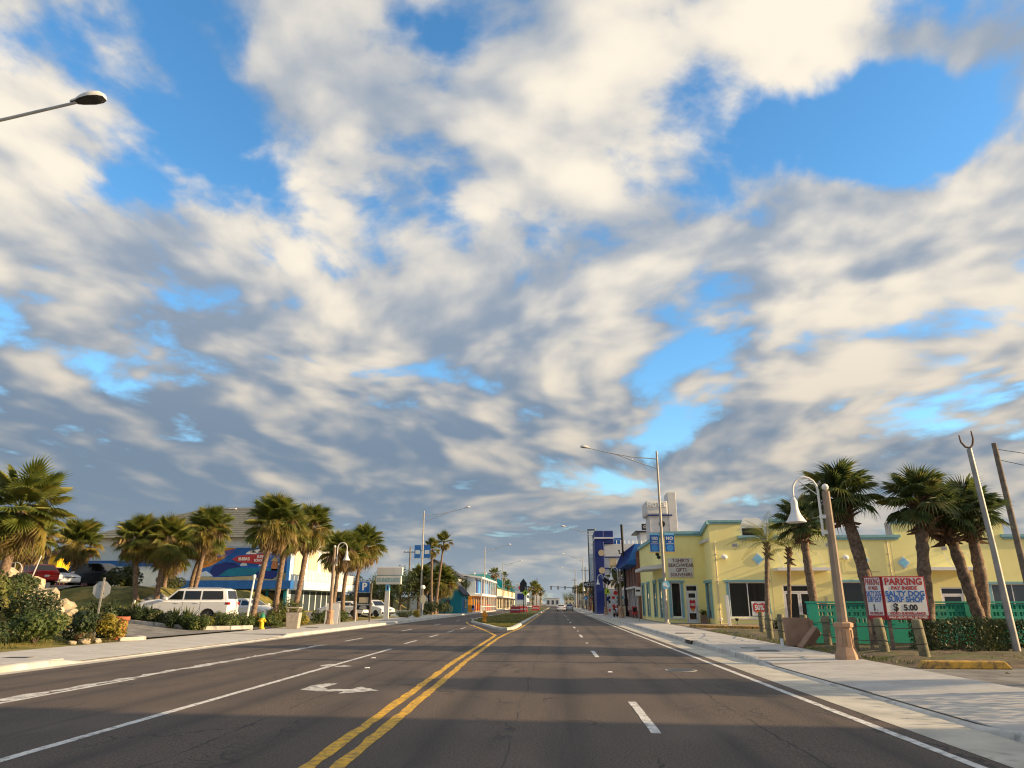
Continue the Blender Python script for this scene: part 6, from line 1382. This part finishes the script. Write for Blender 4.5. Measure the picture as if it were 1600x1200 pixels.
        if spec.get('rails'): MB().tube([(ws - .3, s_ * (yt - .08), H + .0), (ws - .5, s_ * (yt - .08), H + .05), (rs + .4, s_ * (yt - .08), H + .05), (rs + .2, s_ * (yt - .08), H)], .02, 6).build('roof_rail', M['alu'], t)
    MB().box(-hl - .05, -hl + .25, -hw + .08, hw - .08, .34, .56).build('rear_bumper', M[spec.get('bumper', paint_)], t, bevel=.05); MB().box(hl - .25, hl + .05, -hw + .08, hw - .08, .30, .52).build('front_bumper', M[spec.get('bumper', paint_)], t, bevel=.05)
    MB().box(hl - .06, hl + .012, -.45, .45, .62, hood - .24).build('grille', M['black'], t, bevel=.02, seg=1)
    MB().box(-hl - .02, -hl + .0, -.16, .16, belt - .42, belt - .27).build('number_plate', M['white'], t)
    return t
SUV = dict(L=5.3, W=2.0, H=1.90, wb=3.05, wr=.40, belt=1.22, hood=1.27, cowl=1.12, rear=-2.58, ws_top=.42, roof_rear=-2.42, cuts=[.0, -1.02], handles=(.3, -.8), rails=True, tumble=.18)
SUV2 = dict(L=4.7, W=1.9, H=1.68, wb=2.8, wr=.36, belt=1.06, hood=1.02, cowl=1.15, rear=-2.25, ws_top=.35, roof_rear=-1.8, cuts=[-.05, -1.05], handles=(.15, -.85), rails=True, tumble=.24)
SEDAN = dict(L=4.7, W=1.83, H=1.45, wb=2.75, wr=.33, belt=.96, hood=.92, cowl=1.15, rear=-1.75, ws_top=.35, roof_rear=-1.0, cuts=[-.05, -.95], handles=(.15, -.8), deck=[(-2.2, .98), (-1.9, 1.0)], tumble=.26)
HATCH = dict(L=4.2, W=1.78, H=1.50, wb=2.55, wr=.32, belt=.98, hood=.94, cowl=1.1, rear=-2.02, ws_top=.35, roof_rear=-1.55, cuts=[-.05, -.95], handles=(.15, -.8), tumble=.24)
def on(x, y, dz=.08): return (x, y, hL(x, y) + dz)
car('large white SUV parked side-on behind the sword plants', (-21.9, 43.3, .54), R(186), 'carwhite', SUV)
car('white crossover parked nose to the street behind the large white SUV', on(-21.6, 51.2), R(-14), 'carwhite', HATCH)
car('red car on the upper lot, tail toward the street', on(-39.6, 53.7), R(150), 'carred', HATCH)
car('maroon SUV at the far left of the upper lot', on(-42.4, 51.6), R(176), 'carmaroon', SUV2)
car('silver-white car half hidden behind the red car', on(-40.2, 56.6), R(-22), 'carwhite', SEDAN)
car('dark SUV on the upper lot facing the street', on(-38.5, 60.4), R(-6), 'cardark', SUV)
car('white car behind the three palms by the parking sign', on(-21.0, 72.5), R(180), 'carwhite', SEDAN)
car('white pickup-like SUV with sunlit bonnet by the turquoise-lettered sign', on(-19.5, 79), R(-35), 'carwhite', dict(SUV2, bumper='black'))
car('white saloon driving away in the far lane', (1.2, 165, .004), R(90), 'carwhite', SEDAN, 'moving cars', 'car')
car('silver car in the far right lane', (3.3, 178, .004), R(90), 'carsilver', HATCH, 'moving cars', 'car')
car('dark car parked far along the east kerb', (4.2, 215, .004), R(90), 'cardark', SEDAN, 'moving cars', 'car')
# ================================================================ far street details
def pole_sign(label, x, y, h, poly, mt, extra=None, name='road_sign'):
    t = thing(name, label, 'sign', (x, y, .14)); MB().tube([(0, 0, 0), (0, 0, h)], .045, 8).build('post', M['offwhite'], t)
    MB().prism(poly, -.08, -.05, 'y').build('plate', M[mt], t, loc=(0, 0, h - 1)); return t
DI = [(-.55, 0), (0, -.55), (.55, 0), (0, .55)]
t = pole_sign('lime pedestrian diamond sign on the median with a dark hood above', -5.2, 128, 4.2, DI, 'lime'); MB().box(-.1, .1, -.10, -.085, 3.0, 3.4).build('pictogram', M['black'], t)
t = thing('dark_signboard', 'dark pointed signboard standing on the median', 'sign', (-5.6, 130, .14)); MB().prism([(-.6, 3.4), (.6, 3.4), (.6, 4.9), (.0, 5.7), (-.6, 4.9)], -.06, .06, 'y').build('plate', M['dark_metal'], t); MB().tube([(0, .1, 0), (0, .1, 5.2)], .06, 8).build('post', M['dark_metal'], t)
t = thing('mural_kiosk', 'tall pale painted kiosk board on the median', 'sign', (-7.0, 150, .14)); MB().box(-1.2, 1.2, -.1, .1, 1.2, 5.4).build('board', M['paleblue'], t, bevel=.05, seg=1); MB().lathe([(.45, 0), (.45, .03)], 16).xf(Matrix.Translation((0, -.12, 4.5)) @ Matrix.Rotation(PI / 2, 4, 'X')).build('emblem', M['sign_red'], t); MB().box(-.7, .7, -.13, -.11, 2.2, 3.4).build('picture', M['navy'], t)
for s_ in (-.9, .9): MB().box(s_ - .1, s_ + .1, -.08, .08, 0, 1.3).build('leg', M['white'], t)
def barrier(label, x, y, mt):
    t = thing('water_barrier', label, 'barrier', (x, y, .14), 0, 'red plastic barriers on the median')
    MB().hexa([(-.85, -.3, 0), (.85, -.3, 0), (.85, .3, 0), (-.85, .3, 0), (-.8, -.12, 1.0), (.8, -.12, 1.0), (.8, .12, 1.0), (-.8, .12, 1.0)]).build('body', M[mt], t, bevel=.04); MB().box(-.7, .7, -.27, -.2, .42, .58).build('band', M['white'], t); return t
barrier('nearer red plastic barrier on the median', -6.6, 122, 'sign_red'); barrier('second red plastic barrier on the median', -5.9, 134, 'sign_red'); barrier('farther red plastic barrier near the crossing sign', -4.4, 165, 'sign_red')
t = thing('fire_hydrant', 'orange fire hydrant on the tip of the median lawn', 'fire hydrant', (-5.9, 61.8, .14))
MB().lathe([(.22, 0), (.22, .08), (.15, .1), (.15, .6), (.19, .63), (.19, .68), (.15, .8), (.07, .88), (.04, .93)], 14).build('barrel', M['orange'], t, smooth=True)
for a in (0, PI, -PI / 2): MB().lathe([(.09, .12), (.09, .24), (.04, .28)], 10).xf(Matrix.Translation((0, 0, .5)) @ Matrix.Rotation(a, 4, 'Z') @ Matrix.Rotation(PI / 2, 4, 'Y')).build('outlet_cap', M['orange'], t)
# reflective road studs
for i, (x, y) in enumerate([(1.3, 18.7), (1.29, 31.9), (1.32, 45.6), (-4.9, 19.5), (-5.6, 23.0)]):
    tag(MB().hexa([(-.06, -.05, 0), (.06, -.05, 0), (.06, .05, 0), (-.06, .05, 0), (-.045, -.025, .018), (.045, -.025, .018), (.045, .025, .018), (-.045, .025, .018)]).build('road_stud', M['white'], loc=(x, y, .004)), 'small white reflective stud glued to the asphalt', 'road stud', 'road studs')
# overhead signal gantry
def signal(label, x, y, side, arm):
    t = thing('traffic_signal', label, 'traffic signal', (x, y, .15), 0, 'traffic signals'); MB().tube([(0, 0, 0), (0, 0, 7.0)], [.2, .14], 10).build('pole', M['dark_metal'], t); MB().tube([(0, 0, 6.3), (side * arm, 0, 6.7)], [.11, .06], 8).build('mast_arm', M['dark_metal'], t)
    for k in range(3):
        q = MB().box(-.2, .2, -.15, .15, -.55, .55).build('signal_head', M['yellow'] if k == 9 else M['black'], t, loc=(side * arm * (.45 + .25 * k), -.1, 6.3)); 
        for j, mt in enumerate(('taillight', 'orange', 'green')): MB().lathe([(.11, 0), (.11, .03)], 10).xf(Matrix.Translation((0, -.17, .35 - .35 * j)) @ Matrix.Rotation(PI / 2, 4, 'X')).build('lens', M[mt], q)
    return t
signal('mast-arm traffic signals reaching in from the east side', 7.2, 240, -1, 9.0); signal('mast-arm traffic signals reaching in from the west side', -14.2, 243, 1, 9.0)
for i, (x, y, h, lab) in enumerate([(7.4, 135, 9.5, 'utility pole just past the hotel letter sign'), (7.8, 190, 10.5, 'thin utility pole halfway down the east side'), (7.6, 290, 11, 'farthest utility pole on the east side'), (-19, 250, 11, 'utility pole far down the west side'), (-24, 120, 10.5, 'dark utility pole above the trees behind the lettered sign')]): upole(lab, x, y, h, 0)
t = thing('water_tower', 'distant slim tower with a dark onion top at the street end', 'tower', (-10.5, 430, .1)); MB().box(-1.4, 1.4, -1.4, 1.4, 0, 9).build('shaft', M['offwhite'], t); MB().lathe([(1.2, 0), (1.7, 1.0), (1.0, 2.6), (.3, 3.8), (.12, 7.0)], 12, (0, 0, 9)).build('onion_top', M['dark_metal'], t)
# far palms
FP = [(-14.9, 176, 8.6, 'wash'), (-14.7, 181, 8.9, 'wash'), (-15.0, 215, 9.2, 'wash'), (-14.8, 228, 7.0, 'full'), (-14.6, 300, 8.0, 'full'), (-5.0, 170, 5.0, 'full'), (-5.6, 210, 5.6, 'full'), (-5.2, 260, 5.6, 'full'), (8.2, 97, 4.9, 'full'), (8.2, 131, 4.8, 'full'), (8.0, 172, 5.0, 'full'), (8.2, 225, 6.0, 'full'), (8.0, 300, 7.0, 'full'), (8.4, 270, 6.5, 'full')]
for i, (x, y, h, st) in enumerate(FP):
    w = 'on the far west pavement' if x < -10 else ('on the far median' if x < 0 else 'on the far east pavement')
    lab = 'palm before the striped hotel, beside the brick building' if (x, y) == (8.2, 97) else ('palm under the hotel letter sign' if y == 131 else '%s small distant palm %s' % (ORD[[q for q in range(14) if FP[q][0] < -10] .index(i)] if x < -10 else (ORD[i - 5] if x < 0 else ORD[i - 8]), w))
    palm(lab, (x, y, .1), (x + .1, y, h), 1.5 if st == 'wash' else 1.8, st, 200 + i, group='far palms %s' % w, n=22 if st == 'full' else 16, r0=.16, r1=.13)
# people and shop goods before the brick building
t = thing('motor_scooter', 'grey motor scooter parked on the east pavement before the hotel', 'scooter', (6.7, 84, .155), R(70))
for x_ in (-.6, .6): w = place('wheel', MB().lathe([(.12, -.05), (.24, -.06), (.26, 0), (.24, .06), (.12, .05)], 14).xf(Matrix.Rotation(PI / 2, 4, 'X')).mesh('wheel', M['rubber']), t, (x_, 0, .26))
MB().prism([(-.75, .35), (-.1, .3), (.35, .3), (.55, .9), (.45, 1.0), (.2, .5), (-.05, .5), (-.15, .78), (-.8, .75)], -.14, .14, 'y').build('body', M['carsilver'], t, bevel=.04); MB().box(-.72, -.1, -.13, .13, .785, .87).build('seat', M['black'], t, bevel=.03); MB().tube([(.45, -.3, 1.08), (.48, 0, 1.02), (.45, .3, 1.08)], .018, 6).build('handlebar', M['black'], t)
t = thing('display_stand', 'white wall stand of souvenirs with red disc before the hotel', 'stand', (8.0, 103, .155)); MB().box(-.9, 1.6, -.1, .1, 0, 3.2).build('board', M['offwhite'], t); MB().lathe([(.28, 0), (.28, .03)], 14).xf(Matrix.Translation((.3, -.12, 2.85)) @ Matrix.Rotation(PI / 2, 4, 'X')).build('disc', M['red'], t)
rr_ = random.Random(4)
for k in range(16): MB().box(-.8 + .6 * (k % 4), -.45 + .6 * (k % 4), -.14, -.105, .4 + .55 * (k // 4), .75 + .55 * (k // 4)).build('goods', M[rr_.choice(['black', 'red', 'tan', 'paleblue', 'teal'])], t)
t = thing('red_stair', 'red metal outside stair beside the brick building', 'stair', (8.55, 92, .155))
for k in range(10): MB().box(-.0, .35, -.25 * k - .25, -.25 * k, .3 * (9 - k), .3 * (9 - k) + .05).build('step', M['red'], t)
MB().tube([(0, -2.5, .9), (0, 0, 3.6)], .04, 6).build('handrail', M['red'], t); MB().tube([(0, -2.5, 0), (0, 0, 2.75)], .06, 6).build('stringer', M['red'], t)
for i, (x, y, h, w) in enumerate([(-16, 440, 9, 12), (-22, 480, 11, 14), (12, 430, 9, 11), (16, 470, 11, 13), (-12, 600, 10, 14), (9, 600, 9, 13), (-24, 330, 9, 9), (20, 330, 9, 10)]):
    tree('%s of the small hazy trees at the far end of the street' % ORD[i], x, y, .1, h, w, 'leaf' if i % 2 else 'leaf_dark', 400 + i, 'trees at the street end')
# clutter of the shop fronts: folding boards, planters and newspaper boxes
for i, (x, y, w, h, mt, nm, lab, cat) in enumerate([(-14.6, 126, .8, 1.2, 'orange', 'folding_board', 'orange folding board outside the balcony shop', 'sign'), (-14.5, 146, .7, 1.1, 'white', 'folding_board', 'white folding board below the balcony shop', 'sign'), (-14.4, 160, .9, 1.3, 'red', 'folding_board', 'red folding board at the far end of the balcony shop', 'sign'),
        (7.6, 86, .8, 1.2, 'tan', 'folding_board', 'tan folding board by the black mast', 'sign'), (7.7, 96, .7, 1.1, 'red', 'folding_board', 'red folding board under the palm before the striped hotel', 'sign'), (7.4, 142, .9, 1.3, 'yellow', 'folding_board', 'yellow folding board beyond the hotel letter sign', 'sign')]):
    t = thing(nm, lab, cat, (x, y, .155), R(10 * (i % 3 - 1)), 'folding boards on the pavements')
    for s_ in (-1, 1):
        q = place('panel', MB().box(-w / 2, w / 2, -.015, .015, 0, h).mesh('panel', M[mt]), t, (0, s_ * .2, 0), (s_ * .16, 0, 0)); MB().box(-w * .35, w * .35, s_ * -.022 - .004, s_ * -.022 + .004, h * .3, h * .75).build('print', M['offwhite'], q)
for i, (x, y, mt, lab) in enumerate([(-14.7, 132, 'sky_blue', 'blue newspaper box on the far west pavement'), (-14.7, 133, 'red', 'red newspaper box next to the blue one on the far west pavement'), (7.9, 110, 'yellow', 'yellow newspaper box outside the navy ground floor of the hotel'), (8.0, 76.2, 'sign_red', 'red newspaper box at the brick end pier')]):
    t = thing('newspaper_box', lab, 'newspaper box', (x, y, .155), 0, 'newspaper boxes'); MB().box(-.25, .25, -.22, .22, .35, 1.15).build('cabinet', M[mt], t, bevel=.02, seg=1); MB().box(-.19, .19, -.232, -.221, .65, 1.05).build('window', M['glass'], t)
    for s_ in (-.18, .18): MB().box(s_ - .03, s_ + .03, -.15, .15, 0, .349).build('leg', M['dark_metal'], t)
for i, (x, y, c1, lab) in enumerate([(7.3, 66, 'white', 'small white parking rule sign on the east pavement by the shop awning'), (6.4, 128, 'sign_red', 'small red sign on a post past the hotel'), (-14.2, 118, 'green', 'small green sign on a post before the turquoise hut'), (-14.2, 168, 'yellow', 'small yellow sign on a post by the balcony shop'), (6.5, 160, 'sky_blue', 'small blue sign on a post far down the east pavement')]):
    t = thing('pavement_sign', lab, 'sign', (x, y, .155)); MB().tube([(0, 0, 0), (0, 0, 2.9)], .035, 8).build('post', M['galv'], t); MB().box(-.26, .26, -.05, -.035, 2.1, 2.85).build('plate', M[c1], t, bevel=.01, seg=1); MB().box(-.18, .18, -.056, -.051, 2.45, 2.6).build('stripe', M['black'] if c1 in ('white', 'yellow') else M['white'], t)
